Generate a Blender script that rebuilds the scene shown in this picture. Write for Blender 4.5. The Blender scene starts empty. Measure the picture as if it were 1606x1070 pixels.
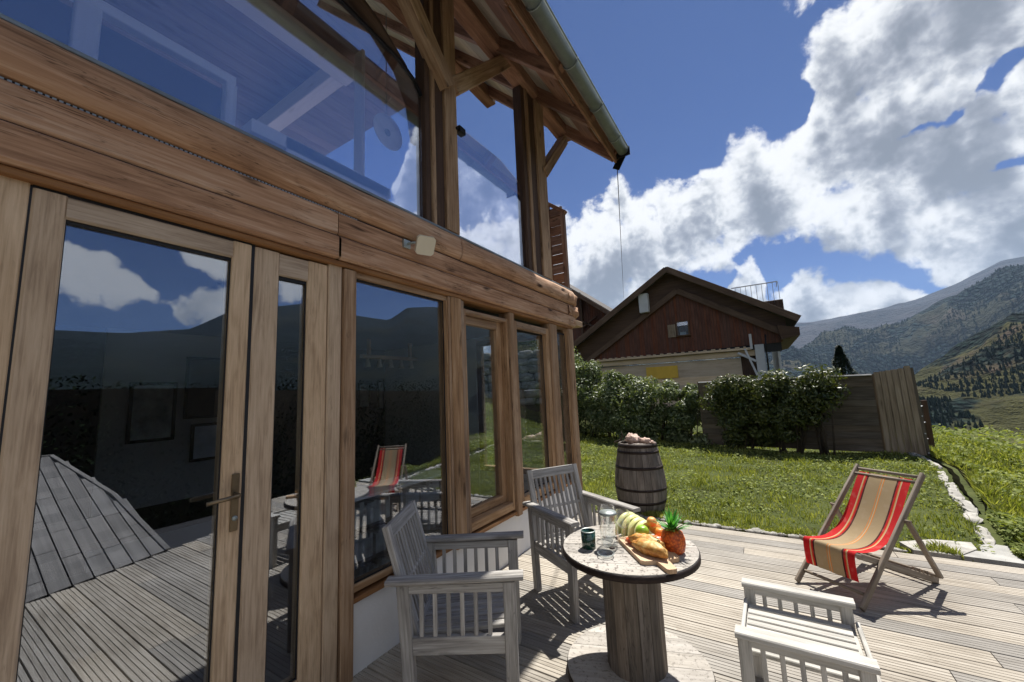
import bpy, math, random
from mathutils import Vector, Matrix, noise
R=random.Random(7)
sc=bpy.context.scene
COL=sc.collection
rad=math.radians
SUN_EL,SUN_AZ=61.0,2.5      # azimuth from +Y toward +X
# ---------------------------------------------------------------- helpers
def link(o,parent=None):
    COL.objects.link(o)
    if parent is not None: o.parent=parent
    return o
def tag(o,label=None,cat=None,group=None,kind=None):
    if label: o['label']=label
    if cat: o['category']=cat
    if group: o['group']=group
    if kind: o['kind']=kind
    return o
def thing(name,label,cat,loc=(0,0,0),rz=0,group=None):
    o=bpy.data.objects.new(name,None); o.empty_display_size=.1
    COL.objects.link(o); o.location=loc; o.rotation_euler=(0,0,rz)
    return tag(o,label,cat,group)
def copy_tree(o,parent=None):
    c=o.copy(); COL.objects.link(c); c.parent=parent
    for ch in list(o.children): copy_tree(ch,c)
    return c
class MB:
    def __init__(s): s.v=[];s.f=[];s.uv=[];s.sm=[]
    def face(s,idx,uvs,smooth=False):
        s.f.append(idx); s.uv.extend(uvs); s.sm.append(smooth)
    def ext(s,sec,p0,p1,side,up,smooth=False,caps=True,sec1=None):
        """extrude a closed section (list of (a,b)) from p0 to p1; a along side, b along up"""
        p0=Vector(p0);p1=Vector(p1); L=(p1-p0).length; n=len(sec); b=len(s.v)
        s1=sec1 or sec
        for (a,c) in sec: s.v.append(p0+side*a+up*c)
        for (a,c) in s1: s.v.append(p1+side*a+up*c)
        u0=R.random()*40; v0=R.random()*40; per=0
        for i in range(n):
            j=(i+1)%n; d=math.hypot(sec[i][0]-sec[j][0],sec[i][1]-sec[j][1])
            s.face((b+i,b+j,b+n+j,b+n+i),[(u0,v0+per),(u0,v0+per+d),(u0+L,v0+per+d),(u0+L,v0+per)],smooth)
            per+=d
        if caps:
            s.face(tuple(b+i for i in reversed(range(n))),[(u0+sec[i][0]*.3,v0+sec[i][1]) for i in reversed(range(n))])
            s.face(tuple(b+n+i for i in range(n)),[(u0+s1[i][0]*.3,v0+s1[i][1]) for i in range(n)])
    def bar(s,p0,p1,w,h,up=(0,0,1),ch=None):
        p0=Vector(p0);p1=Vector(p1); d=(p1-p0).normalized(); up=Vector(up)
        if abs(d.dot(up))>.999: up=Vector((0,1,0)) if abs(d.y)<.9 else Vector((1,0,0))
        side=d.cross(up).normalized(); up=side.cross(d).normalized()
        c=min(w,h)*.12 if ch is None else ch
        a,b=w/2,h/2
        if c>0: sec=[(-a+c,-b),(a-c,-b),(a,-b+c),(a,b-c),(a-c,b),(-a+c,b),(-a,b-c),(-a,-b+c)]
        else: sec=[(-a,-b),(a,-b),(a,b),(-a,b)]
        # orientation: side x up = -d ; make normals outward
        s.ext(sec,p0,p1,side,up)
    def box(s,x0,x1,y0,y1,z0,z1,ch=.003,axis=None):
        dx,dy,dz=x1-x0,y1-y0,z1-z0
        if axis is None: axis='xyz'[[dx,dy,dz].index(max(dx,dy,dz))]
        cx,cy,cz=(x0+x1)/2,(y0+y1)/2,(z0+z1)/2
        c=min(ch,min(dx,dy,dz)*.2)
        if axis=='x': s.bar((x0,cy,cz),(x1,cy,cz),dy,dz,(0,0,1),c)
        elif axis=='y': s.bar((cx,y0,cz),(cx,y1,cz),dx,dz,(0,0,1),c)
        else: s.bar((cx,cy,z0),(cx,cy,z1),dx,dy,(0,1,0),c)
    def lathe(s,prof,c=(0,0,0),n=24,smooth=True,axis=None):
        c=Vector(c); b=len(s.v); m=len(prof); u0=R.random()*30
        for (r,z) in prof:
            for k in range(n):
                a=2*math.pi*k/n; s.v.append(c+Vector((r*math.cos(a),r*math.sin(a),z)))
        cum=[0]
        for i in range(1,m): cum.append(cum[-1]+math.hypot(prof[i][0]-prof[i-1][0],prof[i][1]-prof[i-1][1]))
        rm=max(p[0] for p in prof)
        for i in range(m-1):
            for k in range(n):
                j=(k+1)%n
                s.face((b+i*n+k,b+i*n+j,b+(i+1)*n+j,b+(i+1)*n+k),
                   [(u0+cum[i],rm*6.28*k/n),(u0+cum[i],rm*6.28*(k+1)/n),(u0+cum[i+1],rm*6.28*(k+1)/n),(u0+cum[i+1],rm*6.28*k/n)],smooth)
    def disc(s,r,c,n=24,up=1):
        c=Vector(c); b=len(s.v); u0=R.random()*30
        P=[(r*math.cos(2*math.pi*k/n),r*math.sin(2*math.pi*k/n)) for k in range(n)]
        for a,d in P: s.v.append(c+Vector((a,d,0)))
        idx=list(range(b,b+n))
        if up<0: idx.reverse(); P=P[::-1]
        s.face(tuple(idx),[(u0+a,d) for a,d in P])
    def tube(s,pts,r,n=8,caps=True,smooth=True):
        pts=[Vector(p) for p in pts]; m=len(pts); b=len(s.v); rr=r if isinstance(r,(list,tuple)) else [r]*m
        prev=None; cum=0; u0=R.random()*30
        us=[]
        for i,p in enumerate(pts):
            t=(pts[min(i+1,m-1)]-pts[max(i-1,0)]).normalized()
            if prev is None:
                a=t.orthogonal().normalized()
            else: a=(prev-t*prev.dot(t)).normalized()
            prev=a; bb=t.cross(a)
            if i: cum+=(p-pts[i-1]).length
            us.append(cum)
            for k in range(n):
                an=2*math.pi*k/n; s.v.append(p+a*(rr[i]*math.cos(an))+bb*(rr[i]*math.sin(an)))
        for i in range(m-1):
            for k in range(n):
                j=(k+1)%n; w=6.28*max(rr)
                s.face((b+i*n+k,b+i*n+j,b+(i+1)*n+j,b+(i+1)*n+k),[(u0+us[i],w*k/n),(u0+us[i],w*(k+1)/n),(u0+us[i+1],w*(k+1)/n),(u0+us[i+1],w*k/n)],smooth)
        if caps:
            s.face(tuple(b+k for k in reversed(range(n))),[(0,0)]*n)
            s.face(tuple(b+(m-1)*n+k for k in range(n)),[(0,0)]*n)
    def grid(s,fn,nu,nv,smooth=True,su=1,sv=1,flip=False):
        b=len(s.v)
        for i in range(nu+1):
            for j in range(nv+1): s.v.append(Vector(fn(i/nu,j/nv)))
        for i in range(nu):
            for j in range(nv):
                a=b+i*(nv+1)+j
                idx=(a,a+nv+1,a+nv+2,a+1); uv=[(i/nu*su,j/nv*sv),((i+1)/nu*su,j/nv*sv),((i+1)/nu*su,(j+1)/nv*sv),(i/nu*su,(j+1)/nv*sv)]
                if flip: idx=idx[::-1]; uv=uv[::-1]
                s.face(idx,uv,smooth)
    def quad(s,a,b,c,d,uv=None,smooth=False):
        n=len(s.v); s.v+= [Vector(a),Vector(b),Vector(c),Vector(d)]
        s.face((n,n+1,n+2,n+3),uv or [(0,0),(1,0),(1,1),(0,1)],smooth)
    def tri(s,a,b,c):
        n=len(s.v); s.v+=[Vector(a),Vector(b),Vector(c)]; s.face((n,n+1,n+2),[(0,0),(1,0),(.5,1)])
    def build(s,name,mat,parent=None,fix=True):
        me=bpy.data.meshes.new(name)
        me.from_pydata([tuple(v) for v in s.v],[],s.f)
        uvl=me.uv_layers.new(name='UVMap')
        flat=[c for p in s.uv for c in p]
        uvl.data.foreach_set('uv',flat)
        me.polygons.foreach_set('use_smooth',s.sm)
        me.update()
        if fix:
            import bmesh
            bm=bmesh.new(); bm.from_mesh(me); bmesh.ops.recalc_face_normals(bm,faces=bm.faces); bm.to_mesh(me); bm.free()
        me.materials.append(mat)
        o=bpy.data.objects.new(name,me); link(o,parent); return o
# ---------------------------------------------------------------- materials
class NT:
    def __init__(s,nt): s.nt=nt; s.n=nt.nodes; s.l=nt.links
    def new(s,t,**kw):
        n=s.n.new(t)
        for k,v in kw.items():
            if k.startswith('i_'): n.inputs[k[2:].replace('_',' ')].default_value=v
            else: setattr(n,k,v)
        return n
    def lk(s,a,b): s.l.new(a,b)
    def setin(s,sock,v):
        if isinstance(v,(int,float,tuple,list)): sock.default_value=v
        else: s.lk(v,sock)
    def math(s,op,a,b=0,c=None,clamp=False):
        n=s.n.new('ShaderNodeMath'); n.operation=op; n.use_clamp=clamp
        s.setin(n.inputs[0],a); s.setin(n.inputs[1],b)
        if c is not None: s.setin(n.inputs[2],c)
        return n.outputs[0]
    def vm(s,op,a,b=(0,0,0)):
        n=s.n.new('ShaderNodeVectorMath'); n.operation=op
        s.setin(n.inputs[0],a)
        if op=='SCALE': s.setin(n.inputs[3],b)
        else: s.setin(n.inputs[1],b)
        return n.outputs['Value'] if op in('LENGTH','DOT_PRODUCT','DISTANCE') else n.outputs['Vector']
    def noise(s,vec,scale,detail=4,rough=.5,dim='3D',dist=0):
        n=s.n.new('ShaderNodeTexNoise'); n.noise_dimensions=dim
        if vec is not None: s.lk(vec,n.inputs['Vector'])
        n.inputs['Scale'].default_value=scale; n.inputs['Detail'].default_value=detail; n.inputs['Roughness'].default_value=rough
        n.inputs['Distortion'].default_value=dist
        return n.outputs['Fac']
    def mapv(s,vec,scale=(1,1,1),rot=(0,0,0),loc=(0,0,0),vt='POINT'):
        n=s.n.new('ShaderNodeMapping'); n.vector_type=vt; s.lk(vec,n.inputs['Vector'])
        n.inputs['Scale'].default_value=scale; n.inputs['Rotation'].default_value=rot; n.inputs['Location'].default_value=loc
        return n.outputs[0]
    def ramp(s,fac,stops,interp='LINEAR'):
        n=s.n.new('ShaderNodeValToRGB'); n.color_ramp.interpolation=interp
        e=n.color_ramp.elements
        while len(e)>1: e.remove(e[-1])
        e[0].position=stops[0][0]; e[0].color=(*stops[0][1],1)
        for p,c in stops[1:]:
            x=e.new(p); x.color=(*c,1)
        s.lk(fac,n.inputs['Fac']); return n.outputs['Color']
    def mix(s,fac,a,b,bt='MIX'):
        n=s.n.new('ShaderNodeMix'); n.data_type='RGBA'; n.blend_type=bt
        s.setin(n.inputs['Factor'],fac)
        s.setin(n.inputs['A'],(*a,1) if isinstance(a,tuple) and len(a)==3 else a)
        s.setin(n.inputs['B'],(*b,1) if isinstance(b,tuple) and len(b)==3 else b)
        return n.outputs['Result']
    def ss(s,x,a,b):
        n=s.n.new('ShaderNodeMapRange'); n.interpolation_type='SMOOTHSTEP'
        s.setin(n.inputs['Value'],x); n.inputs['From Min'].default_value=a; n.inputs['From Max'].default_value=b
        return n.outputs['Result']
    def bump(s,h,strength=.3,dist=.01):
        n=s.n.new('ShaderNodeBump'); n.inputs['Strength'].default_value=strength; n.inputs['Distance'].default_value=dist
        s.lk(h,n.inputs['Height']); return n.outputs['Normal']
def mat(name):
    m=bpy.data.materials.new(name); m.use_nodes=True
    t=NT(m.node_tree); b=t.n['Principled BSDF']
    return m,t,b
def setp(t,b,color=None,rough=None,normal=None,metal=None,spec=None):
    if color is not None: t.setin(b.inputs['Base Color'],(*color,1) if isinstance(color,tuple) and len(color)==3 else color)
    if rough is not None: t.setin(b.inputs['Roughness'],rough)
    if normal is not None: t.lk(normal,b.inputs['Normal'])
    if metal is not None: b.inputs['Metallic'].default_value=metal
    if spec is not None: b.inputs['Specular IOR Level'].default_value=spec
def wood(name,dark,mid,light,rough=.7,fine=90,stretch=.035,knots=.5,grey=0,bump=.25,big=1.0,stain=0,crack=0):
    m,t,b=mat(name)
    uv=t.new('ShaderNodeUVMap').outputs[0]
    g=t.mapv(uv,(stretch,1,1))
    n1=t.noise(g,fine,5,.6,dist=.3)
    n2=t.noise(t.mapv(uv,(.12,1,1)),fine*.16*big,4,.55,dist=1.2)
    n3=t.noise(uv,1.3*big,2,.5)
    f=t.math('ADD',t.math('MULTIPLY',n1,.42),t.math('ADD',t.math('MULTIPLY',n2,.42),t.math('MULTIPLY',n3,.3)))
    c=t.ramp(f,[(.36,dark),(.56,mid),(.78,light)])
    v=t.new('ShaderNodeTexVoronoi'); t.lk(t.vm('ADD',t.mapv(uv,(2.2,7,1)),t.vm('SCALE',t.new('ShaderNodeTexNoise',i_Scale=9.0).outputs['Color'],.25)),v.inputs['Vector']); v.inputs['Scale'].default_value=1.0
    k=t.ss(v.outputs['Distance'],.20,.05)
    n4=t.noise(t.mapv(uv,(.06,1,1)),38,3,.6,dist=.6)
    n5=t.noise(t.mapv(uv,(.5,1,1)),4.5,5,.65)
    c=t.mix(t.math('MULTIPLY',k,knots),c,tuple(x*.35 for x in dark))
    if crack:
        ck=t.math('MULTIPLY',t.ss(t.math('ABSOLUTE',t.math('SUBTRACT',n4,.5)),.022,.0),t.ss(n5,.45,.62))
        c=t.mix(t.math('MULTIPLY',ck,crack),c,tuple(x*.3 for x in dark))
        c=t.mix(t.math('MULTIPLY',t.ss(n5,.50,.72),crack*.45),c,tuple(x*.8 for x in dark))
    if stain:
        c=t.mix(t.math('MULTIPLY',t.ss(t.noise(uv,44,5,.7),.53,.62),stain),c,(.05,.04,.035))
        c=t.mix(t.math('MULTIPLY',t.ss(t.noise(uv,6,4,.6),.5,.7),stain*.5),c,(.25,.22,.19))
    rnd=t.new('ShaderNodeNewGeometry').outputs['Random Per Island']
    hs=t.new('ShaderNodeHueSaturation'); t.lk(c,hs.inputs['Color']); t.lk(t.math('MULTIPLY_ADD',rnd,.34,.83),hs.inputs['Value'])
    t.lk(t.math('MULTIPLY_ADD',rnd,.3,.85),hs.inputs['Saturation'])
    setp(t,b,hs.outputs[0],rough,t.bump(t.math('ADD',n1,t.math('MULTIPLY',n2,.8)),bump,.004),spec=.3)
    return m
M={}
M['larch']=wood('larch_timber',(.13,.058,.030),(.45,.26,.155),(.74,.54,.39),.8,60,.05,1.0,big=.6,bump=.6,crack=.8)
M['trim']=wood('stained_trim',(.12,.05,.02),(.26,.125,.05),(.38,.21,.10),.65,80,.03,.4)
M['oakframe']=wood('oak_laminate',(.24,.16,.10),(.50,.37,.25),(.68,.53,.38),.6,120,.03,0,big=1.6,bump=.5,crack=.25)
M['post']=wood('post_timber',(.12,.07,.04),(.33,.21,.125),(.56,.41,.28),.8,70,.035,.7,bump=.5,crack=.6)
M['roofwood']=wood('roof_timber',(.08,.038,.024),(.23,.12,.075),(.42,.26,.17),.8,60,.04,.7,bump=.5,crack=.6)
M['darkpost']=wood('dark_post_timber',(.035,.02,.013),(.075,.043,.028),(.13,.08,.05),.7,80,.02,.3)
M['soffit']=wood('pale_soffit',(.24,.20,.155),(.40,.345,.28),(.50,.44,.37),.8,60,.03,.2)
M['ceilwood']=wood('ceiling_plank',(.13,.10,.10),(.24,.20,.20),(.34,.29,.28),.7,60,.03,.5)
M['greywood']=wood('weathered_grey_wood',(.17,.15,.13),(.33,.30,.265),(.50,.465,.42),.85,110,.02,.35)
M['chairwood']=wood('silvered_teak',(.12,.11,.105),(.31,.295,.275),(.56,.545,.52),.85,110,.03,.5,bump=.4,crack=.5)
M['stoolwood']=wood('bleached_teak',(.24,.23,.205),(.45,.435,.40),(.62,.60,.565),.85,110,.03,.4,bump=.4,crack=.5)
M['spool']=wood('spool_stave_wood',(.06,.048,.038),(.17,.14,.11),(.33,.28,.235),.9,80,.04,.5,bump=.6,crack=.7)
M['spooltop']=wood('spool_disc_wood',(.24,.22,.19),(.42,.39,.35),(.57,.54,.50),.85,60,.06,.5,stain=.85)
M['spoolbase']=wood('spool_base_wood',(.24,.22,.19),(.42,.39,.35),(.57,.54,.50),.85,60,.06,.5,stain=.45)
M['barrel']=wood('barrel_stave_wood',(.05,.042,.038),(.14,.12,.105),(.31,.275,.245),.85,70,.05,.5,bump=.6,crack=.7)
M['fence']=wood('fence_plank_wood',(.10,.075,.05),(.27,.21,.15),(.46,.38,.29),.85,60,.03,.5)
M['fencedark']=wood('old_panel_wood',(.05,.04,.03),(.12,.098,.075),(.21,.18,.145),.9,60,.03,.3)
M['redclad']=wood('red_cladding',(.06,.026,.017),(.13,.052,.033),(.20,.09,.058),.8,40,.04,.3)
M['brownboard']=wood('brown_bargeboard',(.05,.03,.022),(.11,.07,.048),(.18,.125,.09),.8,40,.04,.2)
M['beige']=wood('beige_board',(.42,.31,.20),(.60,.47,.33),(.72,.60,.45),.8,30,.03,.2)
M['dcwood']=wood('deck_chair_wood',(.09,.07,.05),(.22,.18,.14),(.40,.35,.29),.7,100,.02,.2)
M['ramp']=wood('ramp_board',(.09,.085,.085),(.17,.165,.16),(.27,.26,.255),.85,90,.03,.1)
M['board']=wood('cutting_board_wood',(.36,.22,.12),(.55,.38,.24),(.68,.5,.34),.6,60,.03,.1)
def plain(name,c,rough=.6,metal=0,var=.15,scale=8,bump=.1,spec=.5,bscale=40):
    m,t,b=mat(name)
    co=t.new('ShaderNodeTexCoord').outputs['Object']
    n=t.noise(co,scale,5,.6)
    n2=t.noise(co,bscale,4,.6)
    col=t.ramp(n,[(.3,tuple(x*(1-var) for x in c)),(.7,tuple(min(1,x*(1+var)) for x in c))])
    setp(t,b,col,rough,t.bump(n2,bump,.005),metal,spec)
    return m
M['plaster']=plain('white_plaster',(.72,.72,.72),.9,0,.06,3,.25)
M['zinc']=plain('zinc_gutter',(.33,.37,.36),.45,.6,.25,5,.05)
M['flash']=plain('zinc_flashing',(.22,.25,.26),.45,.5,.25,5,.05)
M['blackmetal']=plain('black_metal',(.012,.012,.013),.4,.5,.3,20)
M['iron']=plain('rusted_hoop_iron',(.03,.02,.017),.6,.6,.4,30)
M['bronze']=plain('brushed_bronze',(.22,.17,.11),.35,.9,.1,40)
M['lampcream']=plain('cream_plastic',(.72,.66,.52),.4,0,.04,8,.02)
M['rubber']=plain('black_gasket_and_shade',(.01,.01,.011),.6)
M['roofslate']=plain('dark_roofing',(.04,.033,.03),.8,.1,.25,3)
M['chaletwhite']=plain('render_white',(.55,.56,.58),.9,0,.1,2)
M['yellow']=plain('yellow_panel',(.75,.48,.06),.7,0,.15,1)
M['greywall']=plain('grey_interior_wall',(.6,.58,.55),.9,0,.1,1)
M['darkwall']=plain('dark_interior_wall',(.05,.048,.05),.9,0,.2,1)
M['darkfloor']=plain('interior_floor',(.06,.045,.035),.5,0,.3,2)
M['paper']=plain('picture_print',(.45,.47,.46),.6,0,.5,6)
M['paperwhite']=plain('white_print',(.75,.78,.85),.5,0,.2,8)
M['whitewood']=wood('sunlit_edge_wood',(.7,.7,.7),(.85,.85,.85),(.92,.92,.92),.7,50,.03,.3)
M['cushion']=plain('blue_grey_cloth',(.09,.09,.12),.9,0,.3,30)
M['greenglass']=plain('dark_green_glass',(.012,.05,.032),.08,0,.2,20,0,1)
M['slab']=plain('pale_concrete',(.36,.355,.33),.9,0,.2,6,.5)
M['stone']=plain('pale_stone',(.36,.345,.31),.9,0,.35,9,.8)
M['stonewall']=plain('wall_rock',(.30,.29,.27),.95,0,.5,3,.9)
M['whitestone']=plain('bleached_driftwood',(.62,.45,.37),.8,0,.35,12,.8)
M['bark']=plain('bark',(.06,.045,.03),.95,0,.4,12,.8)
M['ditchshade']=plain('painted_ditch_shade',(.010,.010,.006),1.0,0,.4,8,.8,0.0)  # near-black colour stands in for the shade along the stone edging
M['cable']=plain('black_cable',(.02,.02,.02),.6)
M['rope']=plain('white_wire',(.6,.6,.6),.6)
def glass(name,base,tint,metalwhite=(.9,.93,1),rough=0.0):
    m=bpy.data.materials.new(name); m.use_nodes=True; t=NT(m.node_tree); t.n.clear()
    out=t.new('ShaderNodeOutputMaterial')
    lw=t.new('ShaderNodeLayerWeight'); lw.inputs['Blend'].default_value=.5
    fc=lw.outputs['Facing']
    p=t.math('POWER',fc,4.0)
    f=t.math('ADD',base,t.math('MULTIPLY',p,1-base),clamp=True)
    tr=t.new('ShaderNodeBsdfTransparent'); tr.inputs[0].default_value=(*tint,1)
    gl=t.new('ShaderNodeBsdfGlossy'); gl.inputs['Roughness'].default_value=rough; gl.inputs['Color'].default_value=(*metalwhite,1)
    mx=t.new('ShaderNodeMixShader'); t.lk(f,mx.inputs[0]); t.lk(tr.outputs[0],mx.inputs[1]); t.lk(gl.outputs[0],mx.inputs[2])
    t.lk(mx.outputs[0],out.inputs['Surface']); return m
M['glasslow']=glass('window_glass',.20,(.92,.95,.97))
M['glassup']=glass('upper_glass',.27,(.95,.96,1),(.85,.9,1))
M['glassclear']=glass('clear_glass',.06,(.97,.98,.98),(1,1,1))
# lit foliage
def leafmat(name,cols,rough=.45,trans=.35,spec=.4):
    m,t,b=mat(name)
    g=t.new('ShaderNodeNewGeometry')
    co=t.new('ShaderNodeTexCoord').outputs['Object']
    n=t.noise(co,1.2,3,.5)
    f=t.math('ADD',t.math('MULTIPLY',g.outputs['Random Per Island'],.6),t.math('MULTIPLY',n,.5))
    col=t.ramp(f,[(.15,cols[0]),(.5,cols[1]),(.85,cols[2])])
    setp(t,b,col,rough,spec=spec)
    tl=t.new('ShaderNodeBsdfTranslucent'); t.lk(t.mix(1,col,(1.0,1.0,.35),'MULTIPLY'),tl.inputs['Color'])
    mx=t.new('ShaderNodeMixShader'); mx.inputs[0].default_value=trans
    t.lk(b.outputs[0],mx.inputs[1]); t.lk(tl.outputs[0],mx.inputs[2])
    t.lk(mx.outputs[0],t.n['Material Output'].inputs['Surface'])
    return m
M['grass']=leafmat('grass_blades',[(.07,.10,.02),(.215,.25,.055),(.46,.47,.18)],.6,.45,.15)
M['hedge']=leafmat('hedge_leaves',[(.04,.07,.022),(.105,.145,.055),(.30,.34,.19)],.45,.32,.45)
M['ivy']=leafmat('climber_leaves',[(.03,.05,.012),(.07,.095,.022),(.15,.16,.045)],.4,.3,.5)
M['conifer']=leafmat('conifer_needles',[(.008,.02,.008),(.016,.035,.013),(.03,.05,.02)],.6,.1,.3)
M['clover']=leafmat('clover_leaves',[(.045,.075,.015),(.17,.21,.05),(.37,.41,.155)],.75,.35,.12)
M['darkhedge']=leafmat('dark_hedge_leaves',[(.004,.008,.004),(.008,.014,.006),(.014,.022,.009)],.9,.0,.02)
M['forest']=leafmat('forest_needles',[(.010,.020,.014),(.018,.034,.022),(.035,.055,.03)],.7,.0,.2)
M['pinecrown']=leafmat('pineapple_leaves',[(.04,.16,.03),(.08,.32,.06),(.16,.5,.12)],.4,.3)
def ground_mat(name,cols,sc1,sc2,sc3=None,rough=.95,bump=.6,bd=.05):
    m,t,b=mat(name)
    co=t.new('ShaderNodeTexCoord').outputs['Object']
    n1=t.noise(co,sc1,5,.6,dist=.4); n2=t.noise(co,sc2,5,.65)
    f=t.math('ADD',t.math('MULTIPLY',n1,.6),t.math('MULTIPLY',n2,.4))
    col=t.ramp(f,cols)
    setp(t,b,col,rough,t.bump(n2,bump,bd),spec=.1); return m
M['lawn']=ground_mat('lawn_soil',[(.3,(.03,.028,.015)),(.5,(.06,.075,.022)),(.7,(.11,.12,.04))],.8,12)
M['meadow']=ground_mat('meadow_ground',[(.36,(.02,.024,.012)),(.46,(.06,.068,.022)),(.54,(.095,.095,.036)),(.64,(.13,.115,.06))],.06,.5,bump=1,bd=1.6)
def hill_mat(name,forest,grass,rock,sc1,sc2,fth,bd=20,rockth=.6):
    m,t,b=mat(name)
    co=t.new('ShaderNodeTexCoord').outputs['Object']
    n1=t.noise(co,sc1,6,.62,dist=.6); n2=t.noise(co,sc2,6,.7); n3=t.noise(t.mapv(co,(1,1,.6)),sc1*5,5,.7,dist=.5)
    z=t.new('ShaderNodeSeparateXYZ'); t.lk(co,z.inputs[0])
    g=t.mix(t.ss(n3,.36,.64),tuple(x*.6 for x in grass),grass)
    g=t.mix(t.ss(n2,rockth-.12,rockth+.1),g,rock)
    fm=t.ss(t.math('ADD',n1,t.math('MULTIPLY',t.math('SUBTRACT',n2,.5),.35)),fth-.03,fth+.03)
    v=t.new('ShaderNodeTexVoronoi'); t.lk(co,v.inputs['Vector']); v.inputs['Scale'].default_value=sc2*7
    fc=t.mix(t.ss(v.outputs['Distance'],.15,.75),tuple(x*1.7 for x in forest),tuple(x*.5 for x in forest))
    col=t.mix(fm,g,fc)
    h=t.math('ADD',n2,t.math('MULTIPLY',t.math('MULTIPLY',fm,v.outputs['Distance']),-.35))
    setp(t,b,col,.95,t.bump(h,1,bd),spec=.05); return m
M['hillC']=hill_mat('near_hill',(.008,.016,.014),(.062,.062,.025),(.075,.055,.042),.0042,.02,.49,22,.58)
M['hillB']=hill_mat('forested_ridge',(.010,.020,.020),(.055,.058,.036),(.085,.07,.055),.0011,.007,.47,70,.58)
M['hillA']=hill_mat('bare_mountain',(.010,.015,.018),(.028,.028,.028),(.048,.041,.040),.0005,.0028,.66,220,.46)
M['hillR']=hill_mat('wooded_far_slope',(.005,.009,.007),(.016,.018,.009),(.035,.03,.02),.0016,.01,.40,8,.68)
# decking
def deck_mat():
    m,t,b=mat('weathered_decking')
    uv=t.new('ShaderNodeUVMap').outputs[0]
    co=t.new('ShaderNodeTexCoord').outputs['Object']
    n1=t.noise(t.mapv(uv,(.03,1,1)),120,5,.65,dist=.3)
    n2=t.noise(t.mapv(uv,(.10,1,1)),18,4,.6,dist=.8)
    n3=t.noise(co,.9,4,.6)
    n4=t.noise(co,7,5,.7)
    f=t.math('ADD',t.math('MULTIPLY',n1,.4),t.math('ADD',t.math('MULTIPLY',n2,.35),t.math('MULTIPLY',n3,.35)))
    c=t.ramp(f,[(.36,(.14,.12,.098)),(.50,(.29,.262,.222)),(.64,(.42,.387,.337)),(.8,(.53,.495,.435))])
    c=t.mix(t.math('MULTIPLY',t.ss(n4,.62,.72),.45),c,(.16,.13,.10))
    rnd=t.new('ShaderNodeNewGeometry').outputs['Random Per Island']
    hs=t.new('ShaderNodeHueSaturation'); t.lk(c,hs.inputs['Color']); t.lk(t.math('MULTIPLY_ADD',rnd,.4,.78),hs.inputs['Value'])
    t.lk(t.math('MULTIPLY_ADD',rnd,.5,.7),hs.inputs['Saturation'])
    setp(t,b,hs.outputs[0],.85,t.bump(n1,.3,.003),spec=.25); return m
M['deck']=deck_mat()
def fabric():
    m,t,b=mat('striped_canvas')
    uv=t.new('ShaderNodeUVMap').outputs[0]
    s=t.new('ShaderNodeSeparateXYZ'); t.lk(uv,s.inputs[0])
    red=(.62,.018,.022); tan=(.45,.34,.20); org=(.75,.28,.07); dk=(.09,.02,.02); cr=(.66,.50,.30)
    st=[(0,red),(.135,red),(.136,cr),(.155,org),(.17,red),(.205,dk),(.235,dk),(.236,tan),(.455,tan),(.456,org),(.475,cr),(.49,tan),(.505,org),(.52,tan),(.765,tan),(.766,dk),(.795,dk),(.80,red),(.83,org),(.845,cr),(.865,red),(1,red)]
    c=t.ramp(s.outputs['X'],st,'CONSTANT')
    w=t.noise(t.mapv(uv,(60,220,1)),6,3,.6)
    w2=t.noise(uv,5,4,.6)
    c=t.mix(t.math('MULTIPLY',t.ss(w,.3,.8),.25),c,(.05,.03,.02),'MIX')
    c=t.mix(t.math('MULTIPLY',t.ss(w2,.5,.8),.25),c,(.6,.5,.42),'MIX')
    setp(t,b,c,.85,t.bump(w,.35,.002),spec=.2)
    tl=t.new('ShaderNodeBsdfTranslucent'); t.lk(c,tl.inputs['Color'])
    mx=t.new('ShaderNodeMixShader'); mx.inputs[0].default_value=.3
    t.lk(b.outputs[0],mx.inputs[1]); t.lk(tl.outputs[0],mx.inputs[2]); t.lk(mx.outputs[0],t.n['Material Output'].inputs['Surface'])
    return m
M['fabric']=fabric()
def food(name,cols,scale=12,rough=.5,bump=.4,sss=0):
    m,t,b=mat(name)
    co=t.new('ShaderNodeTexCoord').outputs['Object']
    n=t.noise(co,scale,4,.6); c=t.ramp(n,cols)
    setp(t,b,c,rough,t.bump(t.noise(co,scale*4,3,.6),bump,.003)); return m
M['bread']=food('bread_crust',[(.35,(.70,.52,.22)),(.5,(.62,.30,.06)),(.65,(.40,.15,.03))],25,.5)
M['melon']=food('melon_flesh',[(.3,(.62,.62,.22)),(.7,(.78,.76,.42))],14,.4)
M['rind']=food('melon_rind',[(.4,(.35,.42,.08)),(.6,(.55,.58,.2))],30,.5)
M['lime']=food('green_lime',[(.3,(.18,.38,.02)),(.7,(.34,.52,.05))],12,.35)
M['orange']=food('orange_skin',[(.3,(.75,.25,.03)),(.7,(.85,.40,.08))],12,.4)
M['peach']=food('peach_skin',[(.35,(.8,.45,.12)),(.65,(.75,.2,.06))],14,.5)
M['tomato']=food('red_slices',[(.3,(.55,.06,.02)),(.7,(.78,.22,.08))],30,.35)
def pine():
    m,t,b=mat('pineapple_skin')
    uv=t.new('ShaderNodeUVMap').outputs[0]
    v=t.new('ShaderNodeTexVoronoi'); t.lk(uv,v.inputs['Vector']); v.inputs['Scale'].default_value=85
    c=t.ramp(v.outputs['Distance'],[(.05,(.80,.24,.03)),(.45,(.62,.10,.012)),(.85,(.30,.05,.01))])
    setp(t,b,c,.5,t.bump(v.outputs['Distance'],-.8,.01)); return m
M['pineskin']=pine()
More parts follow.
